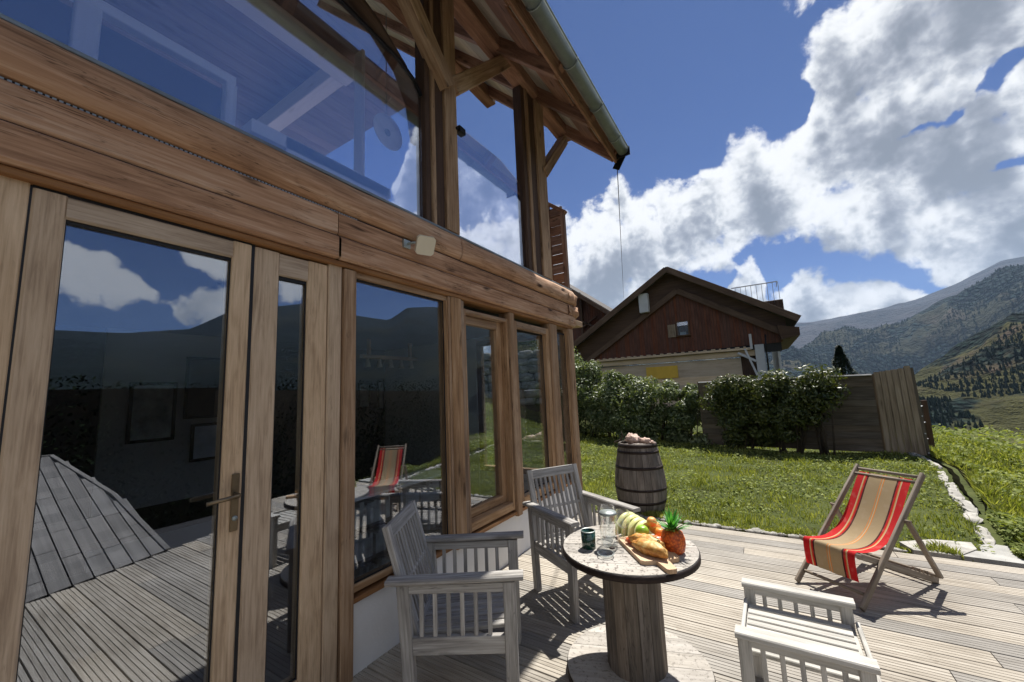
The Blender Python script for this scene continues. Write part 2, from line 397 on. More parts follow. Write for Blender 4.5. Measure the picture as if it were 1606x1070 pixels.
# ---------------------------------------------------------------- camera
def make_camera():
    cd=bpy.data.cameras.new('camera'); cam=bpy.data.objects.new('camera',cd); COL.objects.link(cam)
    yaw,pitch,roll=0.558013,0.129731,-0.0445645
    fw=Vector((-math.sin(yaw)*math.cos(pitch),math.cos(yaw)*math.cos(pitch),math.sin(pitch)))
    r=Vector((math.cos(yaw),math.sin(yaw),0)); u=r.cross(fw)
    c,s=math.cos(roll),math.sin(roll); r2=r*c+u*s; u2=u*c-r*s
    m=Matrix((r2,u2,-fw)).transposed().to_4x4(); m.translation=Vector((2.0494,0,1.5))
    cam.matrix_world=m
    cd.sensor_width=36; cd.lens=612.637/1606*36; cd.clip_end=60000; cd.clip_start=.02
    sc.camera=cam
make_camera()
# ---------------------------------------------------------------- world
def make_world():
    w=bpy.data.worlds.new('World'); sc.world=w; w.use_nodes=True
    t=NT(w.node_tree); t.n.clear()
    out=t.new('ShaderNodeOutputWorld'); bg=t.new('ShaderNodeBackground'); bg.inputs['Strength'].default_value=.1
    sky=t.new('ShaderNodeTexSky'); sky.sky_type='NISHITA'; sky.sun_disc=False
    sky.sun_elevation=rad(SUN_EL); sky.sun_rotation=rad(SUN_AZ); sky.altitude=1700; sky.air_density=1.0; sky.dust_density=.3; sky.ozone_density=3.0
    gen=t.new('ShaderNodeTexCoord').outputs['Generated']
    B1=[(-60,18,24),(-30,7,25.5),(-22.7,6,25.2),(-18.3,6,26.2),(-13.5,8,27),(-10.5,14.0,26.6),(-7.2,15,25.8),(-3,15.4,27),(-.4,15.8,28.6),(2,16,30.2),(3.8,16.2,28.2),(7.3,15.3,29.6),(8.5,14.7,34),(11.9,12.6,36.5),(15,11,39.5),(16.5,8,41),(20,7,45),(30,9,47),(40,14,43),(47,20,33),(52,25,22),(88,30,20),(93,8,50),(100,4,56)]  # last points: bright cloud added out of view to lighten the facade
    B2=[(-60,5,9),(-30,5,12),(-22,5,13.8),(-14,5,13.4),(-9.5,5,9),(-5,5,6.5),(-3,5,11),(-.8,5,15),(1.8,5,13.0),(3.5,5,10.3),(5,5,10.8),(7.2,5,12.8),(9,5,10.2),(10.6,5,11.2),(12.3,5,9.8),(15,5,8.2),(20,5,6),(100,5,2)]
    B3=[(-60,20,10),(54,16,13),(58,13.4,15.6),(61.5,12.8,17.4),(64,14,14.5),(65.5,9.5,13.2),(68.6,9.2,13.6),(71.5,9,12),(74,11,11.4),(76,10.4,14.6),(79,10.2,16.2),(82,10.6,17),(86,11,16),(92,13,12),(100,13,12)]
    B4=[(-60,20,10),(65,17,16),(68,15.2,18),(70,14.8,19.6),(73,15.2,19.0),(75,16.5,16),(100,17,15)]
    H1=[(-60,20,5),(13,23.5,22),(14,23.0,22.8),(16,22.5,23.5),(18,23.1,24.2),(20,22.9,25.0),(21.5,24.2,25.0),(23,24.0,26.2),(27,25.0,25.8),(30,26,24),(100,26,20)]
    H2=[(-60,20,5),(18,18.2,17.4),(20.5,17.2,18.4),(23,17.0,19.2),(27,17.8,18.8),(30,19,17),(100,20,10)]
    def curve(x,pts,k):
        n=t.new('ShaderNodeFloatCurve'); c=n.mapping.curves[0]
        n.mapping.use_clip=False
        P=[((p[0]+60)/160,p[k]/60) for p in pts if p[0]<=100]
        while len(c.points)<len(P): c.points.new(.5,.5)
        for q,(px,py) in zip(c.points,P): q.location=(px,py)
        for q in c.points: q.handle_type='AUTO_CLAMPED'
        n.mapping.update(); t.lk(x,n.inputs['Value'])
        return t.math('MULTIPLY',n.outputs[0],60)
    def dens(vec,detail,full=True):
        v=t.vm('NORMALIZE',vec)
        nw=t.new('ShaderNodeTexNoise'); t.lk(v,nw.inputs['Vector']); nw.inputs['Scale'].default_value=9; nw.inputs['Detail'].default_value=4
        wv=t.vm('SCALE',t.vm('SUBTRACT',nw.outputs['Color'],(.5,.5,.5)),.13)
        s=t.new('ShaderNodeSeparateXYZ'); t.lk(t.vm('NORMALIZE',t.vm('ADD',v,wv)),s.inputs[0])
        az=t.math('MULTIPLY',t.math('ARCTAN2',s.outputs['X'],s.outputs['Y']),57.2958)
        el=t.math('MULTIPLY',t.math('ARCSINE',s.outputs['Z']),57.2958)
        ax=t.math('DIVIDE',t.math('ADD',az,60),160,clamp=True)
        def band(P,sc=4.5):
            return t.math('DIVIDE',t.math('MINIMUM',t.math('SUBTRACT',curve(ax,P,2),el),t.math('SUBTRACT',el,curve(ax,P,1))),sc)
        m=band(B1)
        m=t.math('MAXIMUM',m,band(B2,3.0))
        if full:
            m=t.math('MAXIMUM',m,band(B3,2.6)); m=t.math('MAXIMUM',m,band(B4,2.6))
            for (wa,we,rr_) in ((8.7,38.8,1.5),(45.5,38,1.8)):
                dd=t.math('POWER',t.math('ADD',t.math('POWER',t.math('SUBTRACT',az,wa),2),t.math('POWER',t.math('SUBTRACT',el,we),2)),.5)
                m=t.math('MAXIMUM',m,t.math('MULTIPLY_ADD',dd,-.3,.3*rr_))
            h=t.math('MAXIMUM',t.math('MINIMUM',t.math('MAXIMUM',band(H1,3.2),band(H2,3.2)),.8),0)
        n=t.noise(v,15,detail,.62,dist=.2)
        vo=t.new('ShaderNodeTexVoronoi'); t.lk(t.vm('ADD',v,t.vm('SCALE',wv,.35)),vo.inputs['Vector']); vo.inputs['Scale'].default_value=13; vo.inputs['Detail'].default_value=min(4,detail*.6); vo.inputs['Roughness'].default_value=.55; vo.normalize=True
        n=t.math('ADD',t.math('MULTIPLY',n,.62),t.math('MULTIPLY',t.math('SUBTRACT',1.0,t.math('MULTIPLY',vo.outputs['Distance'],1.55)),.38))
        m=t.math('MINIMUM',t.math('MAXIMUM',m,-.9),.55 if full else .12)
        d=t.math('ADD',m,t.math('MULTIPLY',t.math('SUBTRACT',n,.49),2.9))
        if full: d=t.math('SUBTRACT',d,t.math('MULTIPLY',h,2.6))
        return d,n
    d0,n0=dens(gen,9)
    d1,_=dens(t.vm('ADD',gen,(0,.004,.022)),5,False)
    d2,_=dens(t.vm('ADD',gen,(0,.01,.06)),3,False)
    alpha=t.math('MULTIPLY',t.ss(d0,-.03,.42),t.ss(d0,-.05,.20))
    shade=t.math('ADD',t.math('MULTIPLY',t.math('MAXIMUM',d1,0),1.35),t.math('MULTIPLY',t.math('MAXIMUM',d2,0),1.0))
    sx=t.new('ShaderNodeSeparateXYZ'); t.lk(t.vm('NORMALIZE',gen),sx.inputs[0])
    az0=t.math('DIVIDE',t.math('ADD',t.math('MULTIPLY',t.math('ARCTAN2',sx.outputs['X'],sx.outputs['Y']),57.2958),60),160,clamp=True)
    dep=t.math('SUBTRACT',curve(az0,B1,2),t.math('MULTIPLY',t.math('ARCSINE',sx.outputs['Z']),57.2958))
    lown=t.noise(gen,6,4,.55)
    shade=t.math('ADD',shade,t.math('MULTIPLY',t.math('MULTIPLY',t.ss(dep,3.0,10),t.ss(lown,.38,.60)),.8))
    lit=t.math('SUBTRACT',1,t.ss(shade,.05,1.6))
    ccol=t.ramp(lit,[(0,(.25,.27,.31)),(.3,(.38,.40,.45)),(.62,(.62,.64,.68)),(.85,(.9,.91,.92)),(1,(1.05,1.05,1.05))])
    cs=t.vm('SCALE',ccol,4.9)
    skyc=t.mix(1,sky.outputs[0],(.145,.215,.37),'MULTIPLY')
    fin=t.mix(alpha,skyc,cs)
    t.lk(fin,bg.inputs['Color']); t.lk(bg.outputs[0],out.inputs['Surface'])
    w.cycles.sampling_method='MANUAL'; w.cycles.sample_map_resolution=512
make_world()
sd=bpy.data.lights.new('sun','SUN'); sd.energy=4.3; sd.angle=rad(.53); sd.color=(1,.955,.88)
so=bpy.data.objects.new('sun',sd); COL.objects.link(so)
dv=Vector((math.sin(rad(SUN_AZ))*math.cos(rad(SUN_EL)),math.cos(rad(SUN_AZ))*math.cos(rad(SUN_EL)),math.sin(rad(SUN_EL))))
so.rotation_euler=dv.to_track_quat('Z','Y').to_euler(); so.location=(0,0,30)
sc.view_settings.view_transform='Standard'; sc.view_settings.look='None'; sc.view_settings.exposure=1.0; sc.view_settings.gamma=1
sc.cycles.max_bounces=8; sc.cycles.transparent_max_bounces=24; sc.cycles.glossy_bounces=5; sc.cycles.diffuse_bounces=4; sc.cycles.volume_bounces=0
sc.cycles.use_denoising=True; sc.cycles.sample_clamp_indirect=6
# ================================================================ THE HOUSE WE STAND BESIDE
house=thing('timber_house','timber framed chalet with glazed doors, round log beam and deep overhanging eave along the deck','house',(0,0,0))
H=house
def frame_rect(mb,y0,y1,z0,z1,w,x0,x1,wb=None):
    wb=w if wb is None else wb
    mb.box(x0,x1,y0,y0+w,z0,z1,.006,'z'); mb.box(x0,x1,y1-w,y1,z0,z1,.006,'z')
    mb.box(x0+.001,x1-.001,y0+w-.001,y1-w+.001,z1-w,z1,.006,'y'); mb.box(x0+.001,x1-.001,y0+w-.001,y1-w+.001,z0,z0+wb,.006,'y')
def pane(name,y0,y1,z0,z1,x,m,parent,t=.006):
    mb=MB(); mb.box(x-t,x,y0,y1,z0,z1,0,'z'); return mb.build(name,M[m],parent)
def gasket(y0,y1,z0,z1,x,parent,w=.008):
    mb=MB()
    mb.box(x-.004,x+.004,y0,y0+w,z0,z1,0,'z'); mb.box(x-.004,x+.004,y1-w,y1,z0,z1,0,'z')
    mb.box(x-.0035,x+.0035,y0+w,y1-w,z1-w*2.2,z1,0,'y'); mb.box(x-.0035,x+.0035,y0+w,y1-w,z0,z0+w,0,'y')
    return mb.build('gasket',M['rubber'],parent)
# left fixed panel beside door
mb=MB(); mb.box(-.09,-.004,-.32,.125,.0,2.30,.006,'z'); mb.box(-.09,.004,.127,.20,0,2.30,.004,'z')
mb.build('door_jamb',M['oakframe'],H)
# door leaf
mb=MB(); frame_rect(mb,.206,.897,.03,2.272,.082,-.075,.006,.15)
door=mb.build('door',M['oakframe'],H); door['label']='oak coloured glazed door with long bronze handle plate'
pane('glass',.284,.819,.17,2.20,-.022,'glasslow',door); gasket(.284,.819,.176,2.194,-.014,door)
mb=MB(); mb.box(-.012,.000,.197,.206,0,2.28,0,'z'); mb.box(-.012,.0,.897,.912,0,2.28,0,'z'); mb.box(-.012,0,.206,.897,2.272,2.287,0,'y'); mb.build('shadow_gap',M['rubber'],H)
# handle
mb=MB(); mb.box(.006,.016,.853,.883,.945,1.19,.004,'z'); hp=mb.build('handle',M['bronze'],door)
mb=MB(); mb.tube([(.012,.868,1.10),(.050,.868,1.10),(.058,.862,1.10),(.058,.745,1.093)],[.010,.010,.010,.008],10); mb.build('lever',M['bronze'],hp)
mb=MB(); mb.lathe([(.0,0),(.011,0),(.011,.006),(0,.006)],n=14); lk=mb.build('keyhole',M['zinc'],hp); lk.rotation_euler=(0,rad(90),0); lk.location=(.0155,.868,1.0)
# sidelight leaf
mb=MB(); frame_rect(mb,.912,1.300,.03,2.272,.118,-.075,.004,.13); sl=mb.build('sidelight',M['oakframe'],H)
pane('glass',1.028,1.184,.155,2.158,-.022,'glasslow',sl); gasket(1.028,1.184,.16,2.154,-.014,sl)
mb=MB(); mb.box(-.09,.010,1.303,1.388,0,2.285,.006,'z'); mb.build('door_jamb',M['oakframe'],H)
mb=MB(); mb.box(-.10,.028,1.393,1.474,0,2.275,.006,'z'); mb.build('post',M['post'],H)
# threshold
mb=MB(); mb.box(-.12,.03,-.3,1.39,-.02,.03,.004,'y'); mb.build('threshold',M['zinc'],H)
# window 1 fixed
mb=MB(); mb.box(-.08,.0,1.476,2.318,2.245,2.285,.004,'y'); mb.box(-.08,.0,1.476,2.318,.42,.46,.004,'y'); mb.box(-.08,.006,1.476,1.49,.46,2.245,.003,'z'); mb.box(-.08,.012,2.300,2.318,.46,2.245,.003,'z')
w1=mb.build('window',M['post'],H); pane('glass',1.488,2.302,.458,2.25,-.03,'glasslow',w1); gasket(1.488,2.302,.46,2.252,-.02,w1)
mb=MB(); mb.box(-.10,.02,2.320,2.345,.40,2.28,.004,'z'); mb.box(-.10,.034,2.347,2.465,.36,2.28,.008,'z'); mb.box(-.10,.018,2.467,2.515,.40,2.275,.004,'z'); mb.build('post',M['post'],H)
# window 2 : recessed casement
mb=MB(); frame_rect(mb,2.517,3.20,.42,2.215,.032,-.10,.012,.07); w2=mb.build('window',M['post'],H)
mb=MB(); frame_rect(mb,2.549,3.168,.492,2.18,.07,-.135,-.055,.07); mb.build('sash',M['post'],w2)
pane('glass',2.615,3.10,.56,2.112,-.09,'glasslow',w2)
mb=MB(); mb.box(-.10,.036,3.205,3.29,.36,2.28,.008,'z'); mb.build('post',M['post'],H)
# window 3 casement
mb=MB(); frame_rect(mb,3.294,4.08,.42,2.215,.068,-.09,.016,.075); w3=mb.build('window',M['post'],H)
pane('glass',3.36,4.014,.494,2.148,-.05,'glasslow',w3); gasket(3.36,4.014,.498,2.146,-.042,w3)
mb=MB(); mb.box(-.10,.034,4.085,4.27,.36,2.28,.008,'z'); mb.build('post',M['post'],H)
mb=MB(); frame_rect(mb,4.272,4.62,.40,2.28,.006,-.08,.0); w4=mb.build('window',M['post'],H)
pane('glass',4.272,4.62,.465,2.22,-.04,'glasslow',w4); gasket(4.272,4.62,.47,2.218,-.032,w4)
mb=MB(); mb.box(-.14,.03,4.622,4.77,.0,2.28,.01,'z'); mb.build('corner_post',M['post'],H)
# side wall glazing (gable side, y=4.75)
mb=MB(); mb.box(-1.50,-.14,4.66,4.74,2.2,2.28,.004,'x'); mb.box(-1.50,-.14,4.66,4.74,.40,.47,.004,'x'); mb.box(-1.50,-1.42,4.66,4.74,.47,2.2,.004,'z')
w5=mb.build('window',M['post'],H); mb=MB(); mb.box(-1.42,-.14,4.70,4.706,.47,2.2,0,'x'); mb.build('glass',M['glasslow'],w5)
mb=MB(); mb.box(-6.5,-1.5,4.64,4.76,.0,2.5,0,'x'); mb.box(-1.5,-.14,4.65,4.75,0,.40,0,'x'); mb.box(-1.5,-.02,4.65,4.75,2.28,2.5,0,'x'); mb.build('wall',M['plaster'],H)
# plinth & sill
mb=MB(); mb.box(-.10,.0,1.475,4.63,-.05,.372,0,'y'); mb.build('plinth',M['plaster'],H)
mb=MB(); mb.box(-.10,.022,1.475,4.64,.374,.402,.004,'y'); mb.build('sill',M['trim'],H)
# left far wall
mb=MB(); mb.box(-.2,-.01,-7,-.322,0,2.3,0,'y'); mb.build('wall',M['larch'],H)
# beam stack
def yprofile(sec,y0,y1,name,m,j=0):
    mb=MB(); mb.ext(sec,(0,y0,0),(0,y1,0),Vector((1,0,0)),Vector((0,0,1)),smooth=False); return mb.build(name,M[m],H)
def logsec(z0,z1,x):
    s=[(-.12,z0)]
    for k in range(11):
        a=-90+180*k/10
        s.append((x-.05+.055*math.cos(rad(a))+.0,(z0+z1)/2+(z1-z0)/2*math.sin(rad(a))*.995))
    s.append((-.12,z1)); return s
def log(y0,y1,name,seg=60):
    mb=MB(); sec=logsec(2.612,2.812,.075); n=len(sec); b=len(mb.v); per=[0]
    for i in range(n): per.append(per[-1]+math.hypot(sec[i][0]-sec[(i+1)%n][0],sec[i][1]-sec[(i+1)%n][1]))
    for k in range(seg+1):
        y=y0+(y1-y0)*k/seg
        for i,(x,z) in enumerate(sec):
            d=0
            if 0<i<n-1: d=(noise.fractal(Vector((y*1.7,z*6,3.1)),1,2,4))*.010-(.010 if abs(z-2.735-.02*math.sin(y*3))<.010 else 0)
            mb.v.append(Vector((x+d,y,z)))
    for k in range(seg):
        for i in range(n):
            j=(i+1)%n
            u0=y0+(y1-y0)*k/seg;u1=y0+(y1-y0)*(k+1)/seg
            mb.face((b+k*n+i,b+k*n+j,b+(k+1)*n+j,b+(k+1)*n+i),[(u0,per[i]+5),(u0,per[i+1]+5),(u1,per[i+1]+5),(u1,per[i]+5)],0<i<n-2)
    mb.face(tuple(b+i for i in range(n)),[(p[0],p[1]) for p in sec]); mb.face(tuple(b+seg*n+i for i in range(n)),[(p[0],p[1]) for p in sec])
    return mb.build(name,M['larch'],H)
log(-7,2.452,'log_beam',260); log(2.458,4.80,'log_beam',80)
for (a,b_) in ((-7,1.328),(1.334,4.79)):
    mb=MB(); mb.box(-.12,.050,a,b_,2.462,2.600,.010,'y'); mb.build('beam',M['larch'],H)
    mb=MB(); mb.box(-.12,.056,a,b_+.02,2.318,2.456,.012,'y'); mb.build('beam',M['larch'],H)
mb=MB(); mb.box(-.12,.030,-7,4.76,2.284,2.316,.006,'y'); mb.build('trim',M['trim'],H)
mb=MB(); mb.box(-.11,.030,-7,4.78,2.600,2.612,0,'y'); mb.box(-.11,.038,-7,4.78,2.4565,2.4615,0,'y'); mb.build('shadow_gap',M['rubber'],H)
# LED strip / vent groove left
mb=MB()
for k in range(150):
    y=-1+k*.0165; mb.box(.030,.036,y,y+.010,2.6025,2.6095,0,'y')
mb.build('vent_strip',M['zinc'],H)
# knobbly log ends at the corner
def logend(cz,r,L):
    mb=MB()
    def fn(u,v):
        a=u*2*math.pi; y=4.60+L*v; rr=r*(1 if v<.75 else math.sqrt(max(0,1-((v-.75)/.25)**2)))
        rr*=1+.30*noise.noise(Vector((math.cos(a)*2,y*9,math.sin(a)*2+cz*7)))
        return (-.02+rr*math.cos(a)*.9,y,cz+rr*math.sin(a))
    mb.grid(fn,18,14); return mb.build('log_end',M['larch'],H)
logend(2.70,.105,.34); logend(2.53,.10,.40); logend(2.385,.085,.27)
# flashing under upper glass
mb=MB(); mb.box(-.10,.035,-7,4.80,2.814,2.834,.003,'y'); mb.build('flashing',M['flash'],H)
# upper floor slab
mb=MB(); mb.box(-6.5,-.13,-7,4.78,2.32,2.60,0,'y'); mb.build('floor_slab',M['darkwall'],H)
mb=MB(); mb.box(-6.5,-.13,-7,4.78,2.61,2.68,0,'y'); mb.build('floor_boards',M['ceilwood'],H)
# upper glazing
mb=MB(); V=[(-2.2,2.84),(2.10,2.84),(2.10,3.90),(2.03,3.99),(1.86,4.06),(1.38,4.11),(-2.2,4.16)]
mb.ext([(y,z) for y,z in V],(-.036,0,0),(-.028,0,0),Vector((0,1,0)),Vector((0,0,1))); mb.build('glass_screen',M['glassup'],H)
mb=MB(); V=[(2.50,2.84),(3.70,2.84),(3.70,3.85),(3.25,3.95),(2.50,3.93)]
mb.ext([(y,z) for y,z in V],(-.036,0,0),(-.028,0,0),Vector((0,1,0)),Vector((0,0,1))); mb.build('glass_screen',M['glassup'],H)
mb=MB()
P=[(-2.2,4.17),(1.38,4.12),(1.86,4.07),(2.03,4.0),(2.10,3.91)]
for a,b_ in zip(P,P[1:]): mb.bar((-.032,a[0],a[1]),(-.032,b_[0],b_[1]),.022,.03,(1,0,0),0)
mb.build('glass_edge_trim',M['blackmetal'],H)
# upper posts: built up of several members
def upost(y0,y1):
    w=y1-y0
    for (a,b_,x0,x1,m) in ((0,.16,-.10,.012,'darkpost'),(.165,.28,-.10,.030,'post'),(.285,.56,-.10,.022,'darkpost'),(.565,1,-.06,.045,'post')):
        mb=MB(); mb.box(x0,x1,y0+a*w,y0+b_*w,2.835,5.12 ,.006,'z'); mb.build('post',M[m],H)
upost(2.105,2.465); upost(3.70,4.22)
# braces in facade plane
def brace(y0,z0,y1,z1,w=.15,x=.0,t=.12):
    mb=MB(); mb.bar((x,y0,z0),(x,y1,z1),t,w,(0,0,1),.008); mb.build('brace',M['post'],H)
brace(2.44,4.20,3.42,5.22); brace(2.33,4.10,1.45,5.05,.14,.05); brace(4.18,4.22,4.92,5.08,.13)
# dark curved brace behind the screen
mb=MB(); mb.tube([(-.10,2.13,3.55),(-.10,2.08,3.85),(-.10,1.95,4.08),(-.10,1.7,4.25),(-.10,1.2,4.45)],.06,6); mb.build('brace',M['darkpost'],H)
# wall plate, purlins
mb=MB(); mb.box(-.09,.09,-7,5.05,5.13,5.32,.012,'y'); mb.build('purlin',M['roofwood'],H)
mb=MB(); mb.box(-1.40,-1.22,-7,5.05,6.32,6.52,.012,'y'); mb.build('purlin',M['roofwood'],H)
# roof underside z = 5.40 - x*0.97 ; slab
S=.97; UZ=lambda x: 5.36-S*x
def rafter(y,w=.09):
    mb=MB(); mb.bar((-6.2,y,UZ(-6.2)-.09),(.74,y,UZ(.74)-.085),w,.15,(0,0,1),.006); mb.build('rafter',M['roofwood'],H)
for y in (4.90,4.05,3.2,2.3,1.4,.5,-.4,-1.3,-2.2): rafter(y)
k=0; mb=MB()                       # soffit boards run parallel to the eave
x=.76
while x>-6.2:
    z=UZ(x); n=Vector((-S,0,-1)).normalized()
    a=Vector((x,-7,z)); d=Vector((-1,0,S)).normalized()*.148
    mb.bar((x-.05,-7,UZ(x-.05)+.012),(x-.05,4.97,UZ(x-.05)+.012),.144,.022,(S,0,1),.003)
    x-=.106; k+=1
mb.build('soffit_boards',M['soffit'],H)
mb=MB(); mb.ext([(.86,UZ(.86)+.04),(.86,UZ(.86)+.16),(-6.3,UZ(-6.3)+.16),(-6.3,UZ(-6.3)+.04)],(0,-7,0),(0,5.01,0),Vector((1,0,0)),Vector((0,0,1))); mb.build('roof',M['roofslate'],H)
# eave fascia and verge board
mb=MB(); mb.bar((.735,-7,UZ(.735)-.02),(.735,4.99,UZ(.735)-.02),.03,.24,(S*.2,0,1),.004); mb.build('fascia',M['roofwood'],H)
mb=MB(); mb.bar((.44,-7,UZ(.44)-.03),(.44,4.95,UZ(.44)-.03),.30,.03,(S,0,1),.004); mb.build('eave_board',M['roofwood'],H)
mb=MB(); mb.bar((-6.3,5.0,UZ(-6.3)+.03),(.80,5.0,UZ(.80)+.03),.03,.22,(0,0,1),.004); mb.build('verge_board',M['darkpost'],H)
# gutter : half round
mb=MB(); gx,gz,gr=.845,4.60,.072
sec=[(gx+gr*math.cos(rad(a)),gz+gr*math.sin(rad(a))) for a in range(180,361,18)]+[(gx+(gr-.006)*math.cos(rad(a)),gz+.002+(gr-.006)*math.sin(rad(a))) for a in range(360,179,-18)]
mb.ext(sec,(0,-7,0),(0,4.90,0),Vector((1,0,0)),Vector((0,0,1)),smooth=True); 
mb.tube([(gx+gr,-7,gz+.004),(gx+gr,4.90,gz+.004)],.010,8)
gut=mb.build('gutter',M['zinc'],H)
for y in (4.55,3.9,3.2,2.5,1.8,1.1,.4):
    mb=MB(); mb.tube([(gx+(gr+.005)*math.cos(rad(a)),y,gz+(gr+.005)*math.sin(rad(a))) for a in range(180,361,15)],.007,6); mb.build('gutter_bracket',M['zinc'],gut)
mb=MB(); mb.box(gx-gr-.02,gx+gr+.015,4.90,4.915,gz-gr-.02,gz+.03,.004,'x'); mb.bar((.70,5.025,4.44),(.80,5.025,4.60),.02,.10,(0,0,1),.004); mb.build('end_cap',M['blackmetal'],gut)
# wooden balcony end screen beyond the corner
mb=MB()
for z in [3.0+.155*i for i in range(9)]: mb.box(-.54,-.31,5.42,5.46,z,z+.14,.005,'x')
mb.box(-.33,-.27,5.40,5.48,2.5,4.28,.005,'z'); mb.box(-.60,-.53,5.40,5.48,2.5,4.5,.005,'z'); mb.bar((-.66,5.44,4.58),(-.25,5.44,4.26),.09,.05,(0,0,1),.004)
mb.build('balcony_screen',M['roofwood'],H)
mb=MB(); mb.box(-.55,-.12,4.80,5.50,2.42,2.50,.005,'y'); mb.build('balcony_floor',M['post'],H)
# inside shell of the lower room
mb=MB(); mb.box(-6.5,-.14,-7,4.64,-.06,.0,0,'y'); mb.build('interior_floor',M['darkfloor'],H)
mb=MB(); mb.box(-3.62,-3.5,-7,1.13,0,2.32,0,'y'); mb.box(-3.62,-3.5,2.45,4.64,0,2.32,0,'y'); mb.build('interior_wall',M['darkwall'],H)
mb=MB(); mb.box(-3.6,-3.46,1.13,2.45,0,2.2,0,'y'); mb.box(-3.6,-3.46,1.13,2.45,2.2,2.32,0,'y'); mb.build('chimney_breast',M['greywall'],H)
# upper room : back wall, partition, gallery in white painted timber
mb=MB(); mb.box(-5.2,-5.05,-7,2.2,2.68,3.1,0,'y'); mb.build('interior_wall',M['ceilwood'],H)
mb=MB()
for i in range(28):                   # planked ceiling over the gallery
    x0=-.92-.15*i; mb.box(x0-.146,x0,-7,2.95,4.86,4.885,.003,'y')
mb.build('interior_ceiling',M['ceilwood'],H)
mb=MB(); X=-1.0
mb.box(X-.14,X,-7,2.18,4.60,4.78,.006,'y'); mb.box(X-1.9,X-.14,2.02,2.16,4.60,4.78,.006,'x')
mb.build('gallery_beam',M['whitewood'],H)
mb=MB(); X=-.5
for (a,b_) in ((.317,.405),(.94,.997),(-.5,-.42)): mb.box(X-.07,X,a,b_,2.68,3.455,.005,'z')
mb.box(X-.065,X-.005,-6,.99,3.46,3.52,.005,'y'); mb.build('gallery_rail',M['whitewood'],H)
mb=MB(); mb.box(-.98,-.86,2.165,2.2,3.0,4.86,.004,'z'); mb.build('gallery_rail',M['whitewood'],H)
mb=MB(); mb.box(-3,-.3,1.0,2.02,3.08,3.16,.004,'x'); mb.box(-.42,-.30,1.2,2.0,3.02,3.16,.004,'y'); mb.build('gallery_shelf',M['whitewood'],H)

mb=MB(); mb.box(-.60,-.575,-6,.99,2.69,3.44,0,'y'); mb.build('gallery_shade_sheet',M['rubber'],H)  # black sheet stands in for the unlit space behind the rail
# ---- small things on and in the house
t_=thing('wall_lamp','square cream floodlight angled out from the timber beam','lamp',(.055,1.94,2.56))
mb=MB()
q=[(-.066,-.05),(-.05,-.066),(.05,-.066),(.066,-.05),(.066,.05),(.05,.066),(-.05,.066),(-.066,.05)]
d=Vector((.75,-.35,-.55)).normalized(); sd_=d.cross(Vector((0,0,1))).normalized(); up_=sd_.cross(d)
mb.ext(q,Vector((.09,.0,.0)),Vector((.09,0,0))+d*.028,sd_,up_); mb.build('lamp_head',M['lampcream'],t_)
mb=MB(); mb.tube([(0,-.09,.0),(.05,-.06,.01),(.09,0,0)],.009,8); mb.box(-.004,.012,-.12,-.06,-.03,.03,.004,'y'); mb.build('bracket',M['zinc'],t_)
t_=thing('sensor','small black sensor box on the upper balcony post','sensor',(.05,2.49,3.80))
mb=MB(); mb.box(-.03,.03,-.03,.045,-.03,.03,.006,'y'); mb.build('housing',M['blackmetal'],t_)
mb=MB(); mb.tube([(0,-.05,0),(0,-.02,0)],.012,8); mb.build('bracket',M['blackmetal'],t_)
t_=thing('wall_plate','round white plate hanging in the upper room behind the glass','plate',(-.30,1.98,3.63))
mb=MB(); mb.lathe([(0,0),(.10,.0),(.145,.02),(.145,.026),(.09,.010),(0,.010)],n=30); o=mb.build('rim',M['whitewood'],t_); o.rotation_euler=(0,rad(90),0)
mb=MB(); mb.lathe([(0,.012),(.03,.012),(.03,.016),(0,.016)],n=16); o=mb.build('centre',M['zinc'],t_); o.rotation_euler=(0,rad(90),0)
mb=MB(); mb.tube([(0,0,.14),(0,0,1.1)],.004,5); mb.build('wire',M['zinc'],t_)
def picture(y0,y1,z0,z1,label,mp,x=-3.44,fw=.03):
    t=thing('framed_picture',label,'picture',(x,(y0+y1)/2,z0)); w=(y1-y0)/2; h=z1-z0
    mb=MB(); mb.box(0,.03,-w,-w+fw,0,h,.003,'z'); mb.box(0,.03,w-fw,w,0,h,.003,'z'); mb.box(.001,.029,-w+fw,w-fw,0,fw,.003,'y'); mb.box(.001,.029,-w+fw,w-fw,h-fw,h,.003,'y'); mb.build('frame',M['blackmetal'],t)
    mb=MB(); mb.box(.004,.012,-w+fw,w-fw,fw,h-fw,0,'y'); mb.build('print',M[mp],t)
picture(1.32,1.71,1.15,1.77,'tall framed print on the grey chimney breast inside the room','paper')
picture(1.86,2.16,.88,1.30,'small framed picture with white sheet low on the grey wall','paperwhite')
picture(1.78,2.26,1.36,2.06,'large black screen like picture on the grey wall above the small one','darkfloor')
picture(4.07,4.31,1.34,1.76,'narrow pale print on the dark back wall','paper',-3.49)
picture(4.45,4.60,1.30,1.80,'wider pale print near the room corner on the dark back wall','paper',-3.49)
t_=thing('spotlight_bar','wooden spotlight bar with five white spots under the dark ceiling','spotlight',(-2.5,3.9,2.0))
mb=MB(); mb.box(-.04,.04,-.5,.5,.05,.10,.004,'y'); mb.box(-.02,.02,-.4,-.36,.10,.32,0,'z'); mb.box(-.02,.02,.36,.40,.10,.32,0,'z'); mb.build('bar',M['board'],t_)
for i in range(5):
    mb=MB(); mb.lathe([(0,.05),(.02,.05),(.028,.0),(.045,-.07),(.04,-.07),(.02,-.01)],c=(0,-.4+.2*i,0),n=14); mb.build('spot',M['lampcream'],t_)
